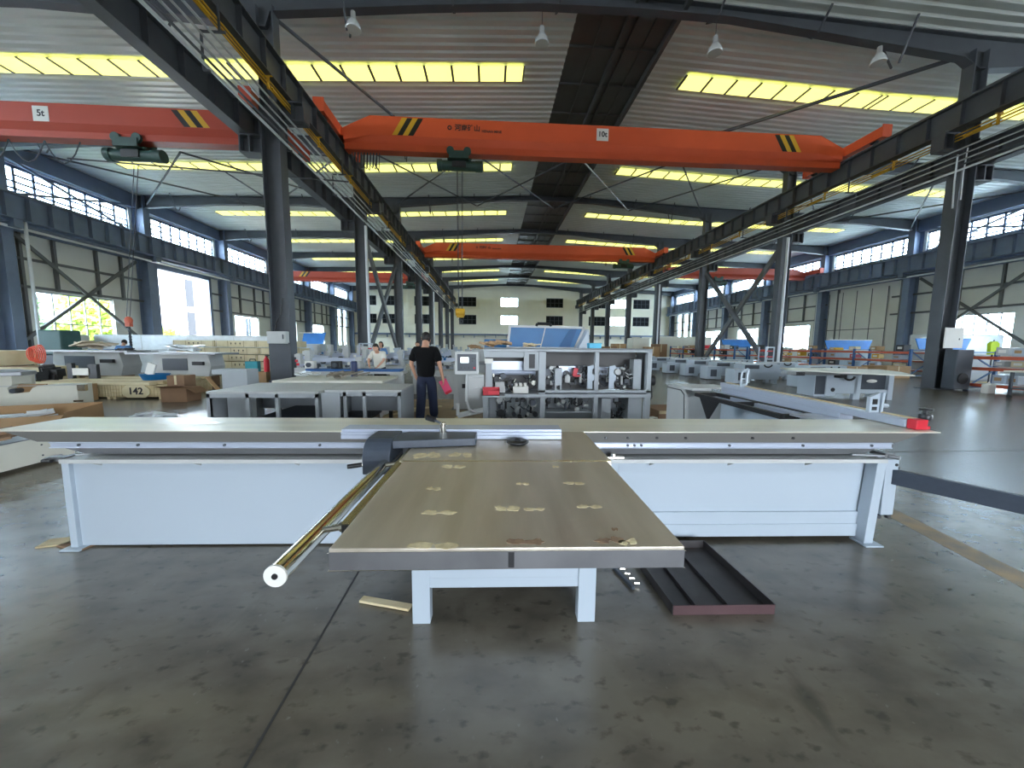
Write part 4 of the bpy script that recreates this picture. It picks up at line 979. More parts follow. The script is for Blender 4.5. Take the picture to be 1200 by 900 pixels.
# blue lined hood standing behind on the next machine
e = thing('hooded_machine', 'white machine behind the edge bander with an open lid lined in blue', 'edge banding machine', (0, 7.6, 0))
b = MB(); b.box(.25, 2.0, 0, .7, 0, 1.45); b.build('body', M['white'], e, bevel=.006)
b = MB(); b.prism([(.40, 1.46), (1.86, 1.46), (2.03, 1.9), (.44, 1.92)], .42, .44); lid = b.build('lid', M['blue'], e)
b = MB(); pts = [(.38, .4, 1.45), (1.86, .4, 1.45), (2.05, .4, 1.9), (.43, .4, 1.92), (.38, .4, 1.45)]
for p, q in zip(pts[:-1], pts[1:]): b.bar(p, q, .05, .03, up=(0, 1, 0))
b.bar((1.1, .4, 1.46), (1.2, .4, 1.9), .02); b.build('lid_frame', M['lgrey'], e)
b = MB(); b.prism([(1.86, 1.45), (2.1, 1.45), (2.08, 1.86)], .1, .6); b.build('end_cheek', M['white'], e)
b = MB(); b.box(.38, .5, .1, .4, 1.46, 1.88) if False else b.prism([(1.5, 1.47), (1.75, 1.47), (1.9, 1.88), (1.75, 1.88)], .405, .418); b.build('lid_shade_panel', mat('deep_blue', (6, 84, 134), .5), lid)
b = MB(); b.tube([(1.0, .4, 1.92), (1.02, .4, 1.98), (1.3, .4, 1.98), (1.32, .4, 1.92)], .03, 8); b.build('lid_handle', M['black'], e)
e = thing('hooded_machine', 'machine with a small blue lid left of the big blue hood', 'edge banding machine', (-.45, 9.4, 0))
b = MB(); b.box(0, 1.3, 0, .7, 0, 1.4); b.build('body', M['lgrey'], e); b = MB(); b.box(.3, 1.2, .3, .34, 1.4, 1.66); b.build('lid', M['blue'], e)
e = thing('storage_box', 'small cyan box on top of the grey edge bander, right half', 'box', (1.86, 6.5, 1.467))
b = MB(); b.box(-.11, .11, -.08, .08, 0, .08); b.build('body', mat('cyan_plastic', (90, 190, 224), .5), e, bevel=.006); b = MB(); b.box(-.115, .115, -.085, .085, .08, .09); b.build('lid', mat('cyan_plastic', (90, 190, 224), .5), e)
def heap(name, label, cat, c, w, d, h, n, m, seed):
    rd = random.Random(seed); b = MB()
    for i in range(n):
        b.cb((rd.uniform(-w/2, w/2)*.7, rd.uniform(-d/2, d/2)*.7, h*.34+rd.uniform(0, h)*.6), (w*rd.uniform(.3, .6), d*rd.uniform(.3, .6), h*.22), (rd.uniform(-.25, .25), rd.uniform(-.25, .25), rd.uniform(-1, 1)))
    zm = min(v.co.z for v in b.bm.verts)
    for v in b.bm.verts: v.co.z -= zm-.001
    o = b.build(name, m); o.location = c; return tag(o, label, cat)
heap('cloth_heap', 'cream cloth heap on the edge bander left of the blue hood front', 'cloth', (.72, 6.45, 1.467), .3, .3, .07, 6, mat('cream_cloth', (222, 204, 168), .9), 3)
heap('cardboard_scraps', 'brown cardboard scraps on the left end of the grey edge bander', 'cardboard', (.1, 6.5, 1.467), .5, .35, .16, 7, M['card'], 4)
heap('cardboard_scraps', 'flat pale cardboard pieces behind the control panel', 'cardboard', (-.3, 9.6, 1.405), .5, .3, .1, 6, M['card'], 9)
b = None
e = thing('work_cabinet', 'low light-grey box next to the person in black, beyond his right side', 'cabinet', (-.75, 8.6, 0))
b = MB(); b.box(-.1, .75, 0, .6, 0, 1.05); b.box(.0, .7, -.02, 0, .3, .9); b.build('body', M['lgrey'], e, bevel=.005); b = MB(); b.box(.1, .3, -.03, -.02, .5, .6); b.build('slot', M['black'], e); b = MB(); b.box(-.15, .8, -.05, .65, 1.05, 1.1); b.build('top', M['alud'], e)

# ================================================================== GREY SHEET-METAL BASES (left of centre)
def sheet_base(label, x0, x1, y0, y1, H, uprights, door=None, shelf=None, rz=0):
    e = thing('machine_cabinet', label, 'machine base', (x0, y0, 0), rz)
    w = x1-x0; d = y1-y0; b = MB()
    b.box(0, w, 0, d, H-.035, H); b.build('top_plate', M['cream'] if False else M['lgrey'], e, bevel=.004)
    b = MB()
    for u in uprights: b.box(u, u+.05, 0, .05, 0, H-.035)
    b.box(w-.05, w, 0, d, 0, H-.035); b.box(0, .05, 0, d, 0, H-.035); b.box(0, w, d-.04, d, .28, H-.035); b.box(0, w, 0, .04, H-.1, H-.035); b.build('frame', M['grey'], e)
    if shelf:
        b = MB(); b.box(shelf[0], shelf[1], .1, d-.05, shelf[2], shelf[2]+.03); b.box(shelf[0], shelf[1], .12, d*.8, shelf[2]-.2, shelf[2]-.18); b.build('shelf', M['dgrey'], e)
    if door:
        b = MB(); b.box(door[0], door[1], -.03, -.005, .02, H-.04); dd = b.build('door', M['grey'], e, bevel=.003)
        b = MB(); b.cyl(((door[0]+door[1])*.5+.1, -.05, .18), ((door[0]+door[1])*.5+.1, -.03, .18), .015, 8); b.build('door_knob', M['black'], dd)
    return e
sheet_base('long low grey sheet-metal base with open front, left one of the two', -4.35, -2.68, 5.85, 7.2, .76, (0, .58, 1.02), shelf=(.65, 1.6, .3), rz=radians(0))
b = MB(); b.box(.1, .55, .3, .34, .0, .7); b.build('inner_panel', M['grey'], bpy.data.objects['machine_cabinet'])
sheet_base('grey sheet-metal base with open bays beside the person in black, right one of the two', -2.6, -1.42, 5.9, 6.9, .78, (.28, .58), door=(-.04, .24), shelf=(.05, .6, .25))
e = thing('table_slab', 'pale tabletop slab lying on the grey bases', 'tabletop', (-3.3, 7.3, .0))
b = MB(); b.box(-.9, 1.2, 0, 1.2, .74, .79); b.build('slab', M['cream'], e, bevel=.01); b = MB(); b.box(-.8, 1.1, .1, 1.1, 0.0, .74); b.build('support', M['lgrey'], e)
heap('wrapping_sheet', 'crumpled brown-grey wrapping on the pale slab', 'wrapping', (-2.95, 7.75, .80), .85, .3, .14, 9, mat('taupe_cloth', (136, 128, 114), .9), 12)
heap('wrapping_sheet', 'crumpled translucent film on the left corner of the pale slab', 'wrapping', (-3.95, 8.2, .80), .4, .3, .12, 7, M['plastic'], 13)
e = thing('machine_cabinet', 'small grey upright sheet box standing behind the left grey base', 'machine base', (-5.6, 8.0, 0))
b = MB(); b.box(0, .5, 0, .4, 0, .95); b.box(-.2, .0, 0, .4, .85, .95); b.build('body', M['grey'], e, bevel=.004); b = MB(); b.box(.3, .36, -.01, 0, .4, .5); b.build('latch', M['black'], e)
# floor boards and scraps by the person
for i, (x, y, L, rz, w, mm, lab) in enumerate(((-.55, 7.75, 1.2, 1.3, .1, 'wood', 'pale plank on the floor right of the person in black'), (-.5, 7.0, 1.3, .1, .06, 'dgrey', 'dark metal bar on the floor behind the control panel arm'), (-2.0, 7.9, 1.4, .9, .1, 'wood', 'pale plank on the floor behind the right grey base'),
                                          (-1.7, 8.6, 1.2, .5, .09, 'wood', 'pale plank further back on the floor, left of the person in black'), (-.1, 8.35, .6, .2, .12, 'card2', 'brown board on the floor beyond the control panel arm'))):
    b = MB(); b.cb((0, 0, 0), (L, w, .03)); o = b.build('loose_plank', M[mm]); o.location = (x, y, .021); o.rotation_euler = (0, 0, rz); tag(o, lab, 'plank')
b = MB(); b.box(-3.2, -.9, 7.2, 10.2, .0, .004); b.box(-.9, .2, 7.2, 8.5, 0, .004); o = b.build('plywood_sheet', mat('floor_ply', (158, 134, 104), .7, rgb2=(132, 116, 94), scale=1.5)); tag(o, 'brown plywood sheeting on the floor around the person in black', 'plywood', None)
b = MB()
rd = random.Random(2)
for i in range(9):
    a = rd.uniform(0, 6); b.tube([(rd.uniform(-.4, .4), rd.uniform(-.3, .3), .02), (rd.uniform(-.3, .3), rd.uniform(-.2, .2), .06), (rd.uniform(-.5, .5), rd.uniform(-.3, .3), .02)], .012, 6)
b.box(.1, .16, 0, .06, 0, .25); o = b.build('cable_tangle', M['rubber']); o.location = (-2.0, 6.95, .005); tag(o, 'tangle of black cables on the floor behind the right grey base', 'cables')

# ================================================================== MID-FIELD MACHINES (left centre)
def line_machine(label, x, y, w, seed, H=1.25, rz=0.0, body='lgrey'):
    rd = random.Random(seed); e = thing('processing_machine', label, 'machine', (x, y, 0), rz)
    b = MB(); b.box(0, w, .1, .6, .55, .72); b.box(0.05, .4, .1, .6, 0, .55); b.box(w-.45, w-.05, .1, .6, 0, .55); b.build('bed', M[body], e, bevel=.006)
    n = int(w/.55)
    for i in range(n):
        xx = .1+i*(w-.2)/max(1, n-1); b = MB(); hh = H-rd.uniform(0, .25); b.box(xx-.07, xx+.07, .2, .45, .72, hh); b.box(xx-.1, xx+.1, .15, .3, hh-.12, hh-.02); b.build('post', M[body], e, bevel=.004)
    b = MB(); b.box(0, w, .35, .5, .98, 1.1); b.cyl((.1, .2, .8), (w-.1, .2, .8), .05, 10); b.build('cross_beam', M['alup'], e)
    b = MB()
    for i in range(int(w*5)):
        xx = rd.uniform(.05, w-.05); s = rd.uniform(.03, .07); z = rd.uniform(.76, 1.0)
        if rd.random() < .5: b.cyl((xx, .05, z), (xx, .2, z), s, 10)
        else: b.cb((xx, .12, z), (s*1.6, .1, s*2))
    b.build('tooling', M['dgrey'], e)
    b = MB()
    for i in range(int(w*2)): b.cb((rd.uniform(.1, w-.1), .06, rd.uniform(.78, 1.1)), (.07, .05, .08))
    b.build('small_guard', M[rd.choice(['red', 'blue', 'label'])], e)
    return e
line_machine('grey processing machine with blue parts behind the pale slab', -5.3, 10.6, 1.65, 1, 1.35)
line_machine('grey processing machine, second row behind the pale slab', -6.6, 13.5, 3.4, 2, 1.45)
line_machine('grey processing machine near the person in white, right of them', -2.4, 11.2, 1.5, 3, 1.35)
line_machine('grey processing machine, third row beyond the nearest left column', -8.0, 17.0, 4.0, 4, 1.5)
line_machine('grey processing machine, fourth row in the middle distance left', -13.5, 21.5, 5.0, 5, 1.5)
line_machine('grey processing machine behind the second left column', -6.2, 25.0, 4.0, 6, 1.5, body='white')
line_machine('white processing machine in the far middle of the hall', -2.0, 32.0, 5.0, 7, 1.6, body='white')
line_machine('grey processing machine far back by the end of the left column row', -6.5, 33.0, 4.0, 8, 1.6)
line_machine('grey processing machine with red parts left of the person in white', -6.35, 12.2, 1.0, 11, 1.3)
line_machine('pale processing machine beside the foot of the second left column', -5.6, 18.5, 2.6, 12, 1.5, body='white')
line_machine('pale processing machine right of the second left column', -2.6, 17.5, 2.4, 13, 1.45)
line_machine('white processing machine beyond the third left column', -3.6, 22.0, 3.0, 14, 1.5, body='white')
for i, (x, y, mm, lb) in enumerate(((-4.9, 10.15, 'label', 'white part box at the left end of the blue bench'), (-4.2, 10.1, 'rubber', 'black motor standing on the blue bench'), (-3.7, 10.15, 'lgrey', 'grey gearbox at the right part of the blue bench'))):
    o = thing('machine_part', lb, 'machine part', (x+.1, y, .845)); b = MB(); b.box(-.12, .12, -.1, .1, 0, .2); b.build('housing', M[mm], o, bevel=.02); b = MB(); b.cyl((0, -.16, .1), (0, -.1, .1), .06, 14); b.build('shaft_end', M['dgrey'], o)
e = thing('blue_workbench', 'blue bench frame under the machines left of the person in white', 'bench', (-4.9, 9.9, 0))
b = MB(); b.box(0, 2.6, 0, .5, .72, .78); b.build('top', M['lgrey'], e); b = MB(); b.box(.05, 2.5, .05, .45, .78, .84); b.build('blue_tray', M['rackblue'], e)
for x in (0.02, 2.5):
    b = MB(); b.box(x, x+.07, 0, .07, 0, .72); b.build('leg', M['lgrey'], e)
b = MB(); b.lathe([(0, 0), (.07, 0), (.07, .32), (.05, .34), (0, .34)], n=16); o = b.build('blue_cylinder', mat('navy_paint', (30, 44, 84), .4), smooth=True); o.location = (-3.15, 8.6, .79); tag(o, 'dark blue upright cylinder behind the pale slab', 'cylinder'); o.location = (-3.0, 8.3, .79)
e = thing('white_ladder_rack', 'small white framed trolley with red shelves among left machines', 'trolley', (-5.6, 16.2, 0))
b = MB()
for x in (0, .55): b.bar((x, 0, 0), (x, 0, 1.55), .05); b.bar((x, .4, 0), (x, .4, 1.55), .05)
for z in (1.53, .9): b.bar((0, 0, z), (.55, 0, z), .05)
b.build('frame', M['white'], e); b = MB()
for z in (.5, 1.0, 1.3): b.box(0.02, .53, .02, .38, z, z+.05)
b.build('shelf', M['red'], e)
dup(e, (14.6, 18.7, 0), .2, 'white framed trolley with red shelves by the right rack')

# ================================================================== LEFT SIDE
# numbered timber crates with long timbers on top
def tcrate(label, x, num):
    e = thing('timber_crate', label, 'crate', (x, 10.2, 0)); b = MB()
    b.box(-.66, .66, .05, .9, .06, .36)
    for q in (-.6, .55): b.box(q, q+.07, .03, .9, 0, .06)
    b.build('case', M['wood'], e)
    b = MB(); b.prism([(-.22, .04), (.22, .04), (.34, .14), (.34, .27), (.22, .37), (-.22, .37), (-.34, .27), (-.34, .14)], 0, .05); ep = b.build('end_plate', M['crate'], e)
    text(num, .25, M['ink'], ep, (.0, -.003, .21), (pi/2, 0, 0), 'painted_number')
    for q in range(4):
        for x0 in (.38+.07*q, -.64+.07*q):
            b = MB(); b.box(x0, x0+.055, .03, .05, .06, .36); b.build('slat', M['wood'], e)
tcrate('timber crate with an end plate reading 142', -9.35, '142')
tcrate('timber crate with an end plate reading 143, left of the 142 one', -10.65, '143')
for i in range(6):
    b = MB(); b.box(0, 3.15, 0, .24, 0, .07); o = b.build('long_timber', M['wood' if i % 2 else 'crate'], bevel=.004); o.location = (-12.15+.05*(i % 3), 10.24+.36*i, .372); o.rotation_euler = (0, 0, -.01)
    tag(o, 'long pale timber lying on the numbered crates, %s' % (ORD[i] if i < 5 else 'farthest'), 'timber', 'long timbers on the numbered crates')
b = MB(); b.box(-12.1, -9.0, 11.2, 12.4, 0, .36); o = b.build('timber_pile', M['wood'], bevel=.004); tag(o, 'block of stacked pale timber under the long timbers, behind the numbered crates', 'timber')
# crate stack
lay = ['bottom', 'second', 'third', 'fourth', 'top']; colm = ['left end', 'middle', 'right end']
cr0 = None
for L_ in range(5):
    for c_ in range(3):
        x = -13.6+1.85*c_+(.12 if L_ % 2 else 0)-(.0); lab = 'long pale plywood crate, %s layer of the stack, %s' % (lay[L_], colm[c_])
        if cr0 is None:
            cr0 = thing('plywood_crate', lab, 'crate', (x, 17.8, 0), 0, 'crates stacked left of the nearest left column')
            b = MB(); b.box(-.9, .9, 0, .9, .03, .315); b.build('body', M['crate'], cr0, bevel=.006)
            for q in (-.86, -.35, .35, .85):
                b = MB(); b.box(q, q+.012, -.004, 0, .03, .315); b.build('seam', M['card2'], cr0)
            for q in (-.2, 0, .2):
                b = MB(); b.cyl((q, -.006, .2), (q, 0, .2), .03, 8); b.bar((q, -.004, .2), (q, -.004, .13), .015); b.build('printed_mark', M['ink'], cr0)
        else: dup(cr0, (x, 17.8, .325*L_), 0, lab)
# long wrapped package behind
e = thing('wrapped_package', 'long film-wrapped white package lying behind the left machines', 'package', (-19.5, 19.4, 0))
b = MB(); b.box(0, 8.8, 0, 1.0, .9, 1.88); b.build('load', M['plastic'], e, bevel=.05, seg=3); b = MB(); b.box(.1, 8.6, .1, .9, 0, .9); b.build('pallet_base', M['lgrey'], e)
b = MB()
for q in (2.2, 4.4, 6.6): b.box(q, q+.03, -.01, 1.01, .89, 1.89)
b.build('strap', M['lgrey'], e)
e = thing('wrapped_package', 'smaller grey wrapped bundle left of the long wrapped package', 'package', (-20.6, 18.5, 0))
b = MB(); b.box(0, 1.1, 0, .8, .8, 1.85); b.build('load', M['lgrey'], e, bevel=.12, seg=3); b = MB(); b.box(.1, 1.0, .1, .7, 0, .8); b.build('pallet_base', M['card'], e)
e = thing('steel_bin', 'dark green square bin standing before the left window', 'bin', (-16.6, 14.6, 0))
b = MB(); b.box(0, .8, 0, .7, 1.0, 1.93); b.build('body', M['dgreen'], e, bevel=.05, seg=3); b = MB(); b.box(.05, .75, .05, .65, 0, 1.0); b.build('stand', M['dgrey'], e)
# left saws in mid distance
def left_saw(label, x, y, s=1.0, m='lgrey', Ht=1.22):
    e = thing('panel_saw', label, 'panel saw', (x, y, 0)); b = MB()
    b.prism([(0, .35), (2.2*s, .35), (2.3*s, .7), (2.2*s, Ht-.06), (.1, Ht-.06)], 0, .7); b.build('cabinet', M[m], e, bevel=.01)
    b = MB(); b.box(.45*s, 1.4*s, -.02, 0, .55, Ht-.2); b.build('cabinet_opening', M['dgrey'], e)
    b = MB(); b.box(-.7*s, 2.7*s, -.25, .95, Ht-.06, Ht); b.build('table_top', M['alud'], e)
    b = MB(); b.box(.1, 2.1*s, .1, .6, 0, .35); b.build('plinth', M['card2'], e)
    b = MB(); b.box(1.7*s, 2.1*s, -.15, -.05, Ht-.42, Ht-.3); b.build('control_box', M['black'], e)
    return e
left_saw('grey panel saw with dark opening and cloths on top, left middle distance', -14.9, 13.4)
left_saw('grey panel saw directly behind the numbered timber crates', -11.6, 13.3, .85, 'lgrey', 1.16)
heap('cloth_heap', 'beige cloths heaped on the left grey panel saw', 'cloth', (-13.6, 13.6, 1.23), 1.4, .6, .2, 12, mat('beige_cloth', (206, 192, 170), .9), 21)
heap('film_heap', 'clear film heaped on the panel saw behind the timber crates', 'film', (-10.9, 13.6, 1.17), 1.3, .6, .22, 12, M['plastic'], 22)
heap('tool_heap', 'black tools lying between the two left panel saws', 'tools', (-12.6, 13.5, 1.17), .5, .3, .16, 12, M['rubber'], 23)
e = thing('ear_defender_stand', 'dark plastic bracket pair standing on the pale timbers', 'bracket', (-11.75, 11.3, .44))
b = MB(); b.box(-.42, -.28, 0, .1, 0, .45); b.box(.15, .38, 0, .1, 0, .42); b.build('upright', M['rubber'], e); b = MB(); b.box(-.28, .2, .0, .1, .1, .3); b.build('roll', M['label'], e)
e = thing('plastic_basin', 'bright blue basin on the pale timber bundle by the cardboard box', 'basin', (-9.6, 11.1, .44))
b = MB(); b.lathe([(0, 0), (.26, 0), (.34, .17), (.32, .17), (.25, .02), (0, .02)], n=24); b.build('bowl', M['blue'], e, smooth=True); b = MB(); b.cb((-.1, 0, .3), (.22, .05, .34), (0, .35, 0)); b.build('white_bag', M['label'], e)
# cardboard boxes
def carton(label, x, y, z, w, d, h, rz, m='card', open_=False):
    e = thing('cardboard_box', label, 'box', (x, y, z), rz); b = MB()
    if open_:
        b.box(-w/2, w/2, -d/2, d/2, 0, .01); b.box(-w/2, w/2, -d/2, -d/2+.01, 0, h); b.box(-w/2, w/2, d/2-.01, d/2, 0, h); b.box(-w/2, -w/2+.01, -d/2, d/2, 0, h); b.box(w/2-.01, w/2, -d/2, d/2, 0, h)
        b.build('carton_body', M[m], e)
        b = MB(); b._faces([(-w/2, -d/2, h), (w/2, -d/2, h), (w/2+.03, -d/2-.18, h+.06), (-w/2-.03, -d/2-.18, h+.06)], [(0, 1, 2, 3)]); b.build('carton_flap', M['card2'], e)
        b = MB(); b._faces([(w/2, -d/2, h), (w/2, d/2, h), (w/2+.2, d/2, h-.14), (w/2+.2, -d/2, h-.14)], [(0, 1, 2, 3)]); b.build('carton_flap', M[m], e)
    else:
        b.box(-w/2, w/2, -d/2, d/2, 0, h); b.build('carton_body', M[m], e, bevel=.006)
        b = MB(); b.box(-w/2-.001, w/2+.001, -.03, .03, h, h+.002); b.box(-.03, .03, -d/2-.002, -d/2, h*.6, h); b.build('tape', M['crate'], e)
    return e
carton('lower open cardboard box on the floor beside the numbered timbers', -8.0, 9.95, 0, .6, .5, .36, .05, 'card2', True)
carton('closed cardboard box behind and above the open one', -8.45, 10.55, 0, .44, .4, .62, .0, 'card2')
b = MB(); b.bar((0, 0, 0), (.5, -.1, -.55), .12, .02); o = b.build('leaning_board', M['card']); o.location = (-7.7, 10.45, .58); tag(o, 'brown board leaning on the cardboard boxes', 'board')
heap('rag_heap', 'multicoloured rags beside the leaning board', 'rags', (-7.15, 10.9, 0.0), .4, .35, .45, 10, mat('rag_grey', (150, 130, 140), .9, rgb2=(90, 80, 96), scale=8), 31)
e = thing('grey_post_box', 'small pale grey upright box behind the left grey base', 'box', (-6.75, 10.2, 0)); b = MB(); b.box(0, .35, 0, .3, 0, .6); b.build('body', M['grey'], e, bevel=.005); b = MB(); b.box(.02, .33, -.01, 0, .5, .56); b.build('lip', M['lgrey'], e)
# long open carton and film near left edge
e = thing('cardboard_box', 'long flat open cardboard box at the left edge behind the sliding beam', 'box', (-7.42, 7.05, 0), radians(23))
b = MB(); w, d, h = 2.2, 1.2, .26
b.box(-w, .0, -.5, d-.5, 0, .01); b.box(-w, 0, -.5, -.49, 0, h); b.box(-w, 0, d-.51, d-.5, 0, h+.06); b.box(-.01, 0, -.5, d-.5, 0, h+.04); b.build('carton_body', M['card'], e)
b = MB(); b._faces([(-w, -.5, h), (0, -.5, h), (.0, -.78, h-.12), (-w, -.8, h-.12)], [(0, 1, 2, 3)]); b.build('carton_flap', M['card'], e)
heap('film_heap', 'white foam and film sticking out of the long open carton', 'film', (-8.3, 7.0, .02), .9, .4, .3, 9, M['plastic'], 41)
heap('film_heap', 'crumpled clear film on the floor right of the long carton', 'film', (-6.6, 7.5, 0), .9, .4, .16, 10, M['plastic'], 42)
# white beam lower left
e = thing('steel_beam', 'white box beam on the floor at the left edge beside the panel saw', 'machine beam', (-5.45, 2.0, 0))
b = MB(); b.box(-.35, 0, 0, 3.05, 0.04, .34); b.build('beam_body', M['cream'], e, bevel=.006)
b = MB(); b.box(-.36, .01, 0, 3.06, .34, .352); b.build('top_strip', M['alud'], e)
b = MB()
for y in (1.9, 2.2, 2.7): b.cyl((0, y, .25), (.004, y, .25), .01, 8); b.cyl((0, y, .12), (.004, y, .12), .01, 8)
b.build('bolt_hole', M['dgrey'], e)
heap('scrap_heap', 'brown scraps and film on the white beam under the saw plate end', 'scraps', (-5.62, 4.3, .36), .45, .6, .12, 8, M['card2'], 43)
# big white machine at left edge
e = thing('panel_saw', 'white panel saw body with grey tabletop at the left edge of the view', 'panel saw', (-10.55, 8.32, 0), radians(18))
b = MB(); b.prism([(0, 0), (1.37, 0), (1.37, .54), (.75, .54), (.66, .5), (.6, .4), (.3, .38), (.28, .5), (.36, .58), (.36, .76), (0, .76)], 0, .5); b.box(-1.6, 0, .03, 1.2, 0, .76); b.build('cabinet', M['cream'], e, bevel=.008)
b = MB(); b.box(.3, .76, .2, .25, .38, .56); b.box(.8, 1.3, .5, .8, .1, .5); b.build('notch_lining', M['card'], e)
b = MB(); b.cyl((.36, -.02, .44), (.36, .2, .44), .05, 14); b.build('dust_pipe', M['dgrey'], e, smooth=True)
b = MB(); b.prism([(-1.9, -.4), (.0, -.15), (.45, .1), (.4, .6), (-.3, 1.3), (-1.9, 1.4)], .76, .84, 'z'); b.build('table_top', M['alud'], e, bevel=.01)
b = MB(); b.box(-.5, -.08, .02, .03, .08, .55); b.build('vent_panel', M['black'], e)
b = MB(); b.box(1.37, 1.5, .0, .1, .4, .54); b.box(1.3, 1.45, -.03, 0, .16, .2); b.build('end_bracket', M['chrome'], e)
b = MB(); b.box(.0, 1.37, -.005, .0, .535, .55); b.build('top_edge', M['lgrey'], e)
e = thing('plywood_crate', 'pale plywood crate at the left edge behind the white saw body', 'crate', (-15.6, 11.5, 0)); b = MB(); b.box(0, 2.5, 0, 1, .0, .75); b.box(0, 1.3, 0, 1, .78, 1.22); b.build('body', M['crate'], e, bevel=.006)
b = MB(); b.box(.7, .73, -.01, 0, 0, 1.2); b.box(0, 2.5, -.01, 0, .75, .78); b.build('batten', M['card2'], e)
e = thing('strap_coil', 'coil of coral red strapping on the crate at left', 'strap', (-13.7, 11.9, .79))
b = MB()
for k in range(5):
    for j in range(2):
        pts = [(.13*cos(2*pi*i/14)+.03*k-.06, .05*j+.02*k, .33+(.2+.02*k)*sin(2*pi*i/14)) for i in range(15)]; b.tube(pts, .014, 6)
b.build('coil', M['coralp'], e); b = MB(); b.bar((-.1, .1, 0), (.05, .05, .6), .03); b.build('stick', M['wood'], e)
e = thing('storage_bin', 'blue plastic bin on the floor behind the coral strapping', 'bin', (-16.9, 16.6, .0)); b = MB(); b.box(0, .9, 0, .6, 0, 1.15); b.build('body', M['rackblue'], e, bevel=.02); b = MB(); b.box(-.03, .93, -.03, .63, 1.15, 1.2); b.build('rim', M['rackblue'], e)
heap('dark_motor', 'dark motor parts right of the coral strapping', 'motor', (-12.75, 11.3, .0), .5, .4, 1.0, 12, M['rubber'], 51)
b = MB(); b.bar((0, 0, 0), (1.2, .3, .8), .6, .08, up=(0, 0, 1)); o = b.build('leaning_sheet', M['card2']); o.location = (-18.3, 15.5, .03); tag(o, 'brown panel leaning beside the white pipe at left', 'panel')
# extinguishers and teal tool by the column
e = thing('fire_extinguisher', 'red fire extinguisher at the foot of the nearest left column', 'fire extinguisher', (-7.55, 12.9, .55))
b = MB(); b.lathe([(0, 0), (.08, 0), (.085, .02), (.085, .4), (.04, .48), (.03, .52), (0, .52)], n=18); b.build('cylinder', M['red'], e, smooth=True); b = MB(); b.box(-.03, .1, -.02, .02, .52, .56); b.tube([(.0, 0, .54), (.12, 0, .45), (.12, 0, .15)], .012); b.build('valve', M['black'], e)
b = MB(); b.box(-.38, .38, -.2, .3, 0, .55); o = b.build('packing_case', M['card']); o.location = (-7.85, 12.9, 0); tag(o, 'brown case under the red extinguisher at the left column', 'case')
e = thing('drill_case', 'teal power tool case left of the red extinguisher', 'tool case', (-8.0, 12.9, .55)); b = MB(); b.box(-.2, .2, -.1, .1, 0, .35); b.build('body', M['teal'], e, bevel=.02); b = MB(); b.tube([(-.1, 0, .35), (-.08, 0, .42), (.08, 0, .42), (.1, 0, .35)], .015); b.build('handle', M['black'], e)
# electrical boxes on columns
e = thing('electrical_box', 'pale grey electrical box mounted on the nearest left column', 'electrical box', (XC1-.02, 12.67, 1.5))
b = MB(); b.box(-.3, .3, -.12, .1, 0, .4); b.build('enclosure', M['lgrey'], e, bevel=.01); b = MB(); b.box(.2, .23, -.14, -.12, .15, .3); b.cyl((.1, -.02, .44), (.1, -.02, .5), .02, 8); b.build('latch', M['dgrey'], e)
b = MB(); b.tube([(-.15, -.05, 0), (-.1, -.05, .25), (.05, -.05, .55), (.15, -.05, 1.1)], .018); o = b.build('cable', M['black']); o.location = (XC1, 12.78, 1.905); tag(o, 'black cable rising from the electrical box on the column', 'cable')
b = MB(); b.box(-.35, .35, -.02, .0, 0, 1.5); b.box(-.4, .4, -.05, .25, -.02, .25); o = b.build('floor_cover', M['dark']); o.location = (XC1, 12.7, .03); tag(o, 'dark cover plate at the foot of the nearest left column', 'cover')
e = thing('notice_board', 'white notice board on the nearest right column', 'notice board', (XC2+.1, 12.66, 1.55)); b = MB(); b.box(-.36, .38, 0, .03, 0, .75); b.build('board', M['label'], e); b = MB(); b.box(.2, .24, -.005, 0, .3, .36); b.build('mark', M['ink'], e)
e = thing('air_compressor', 'dark upright compressor cabinet standing against the nearest right column', 'compressor', (XC2+.15, 12.3, 0))
b = MB(); b.box(-.3, .35, 0, .4, 0.05, 1.5); b.build('cabinet', M['dgrey'], e, bevel=.03); b = MB(); b.cyl((0, -.03, .45), (0, 0, .45), .2, 18); b.build('fan_grille', M['black'], e)
e = thing('paper_bag', 'small white bag on the floor right of the dark compressor', 'bag', (17.2, 11.6, 0)); b = MB(); b.box(-.15, .15, -.1, .1, 0, .32); b.build('body', M['label'], e, bevel=.03); b = MB(); b.tube([(-.08, 0, .32), (0, 0, .4), (.08, 0, .32)], .01); b.build('handle', M['label'], e)

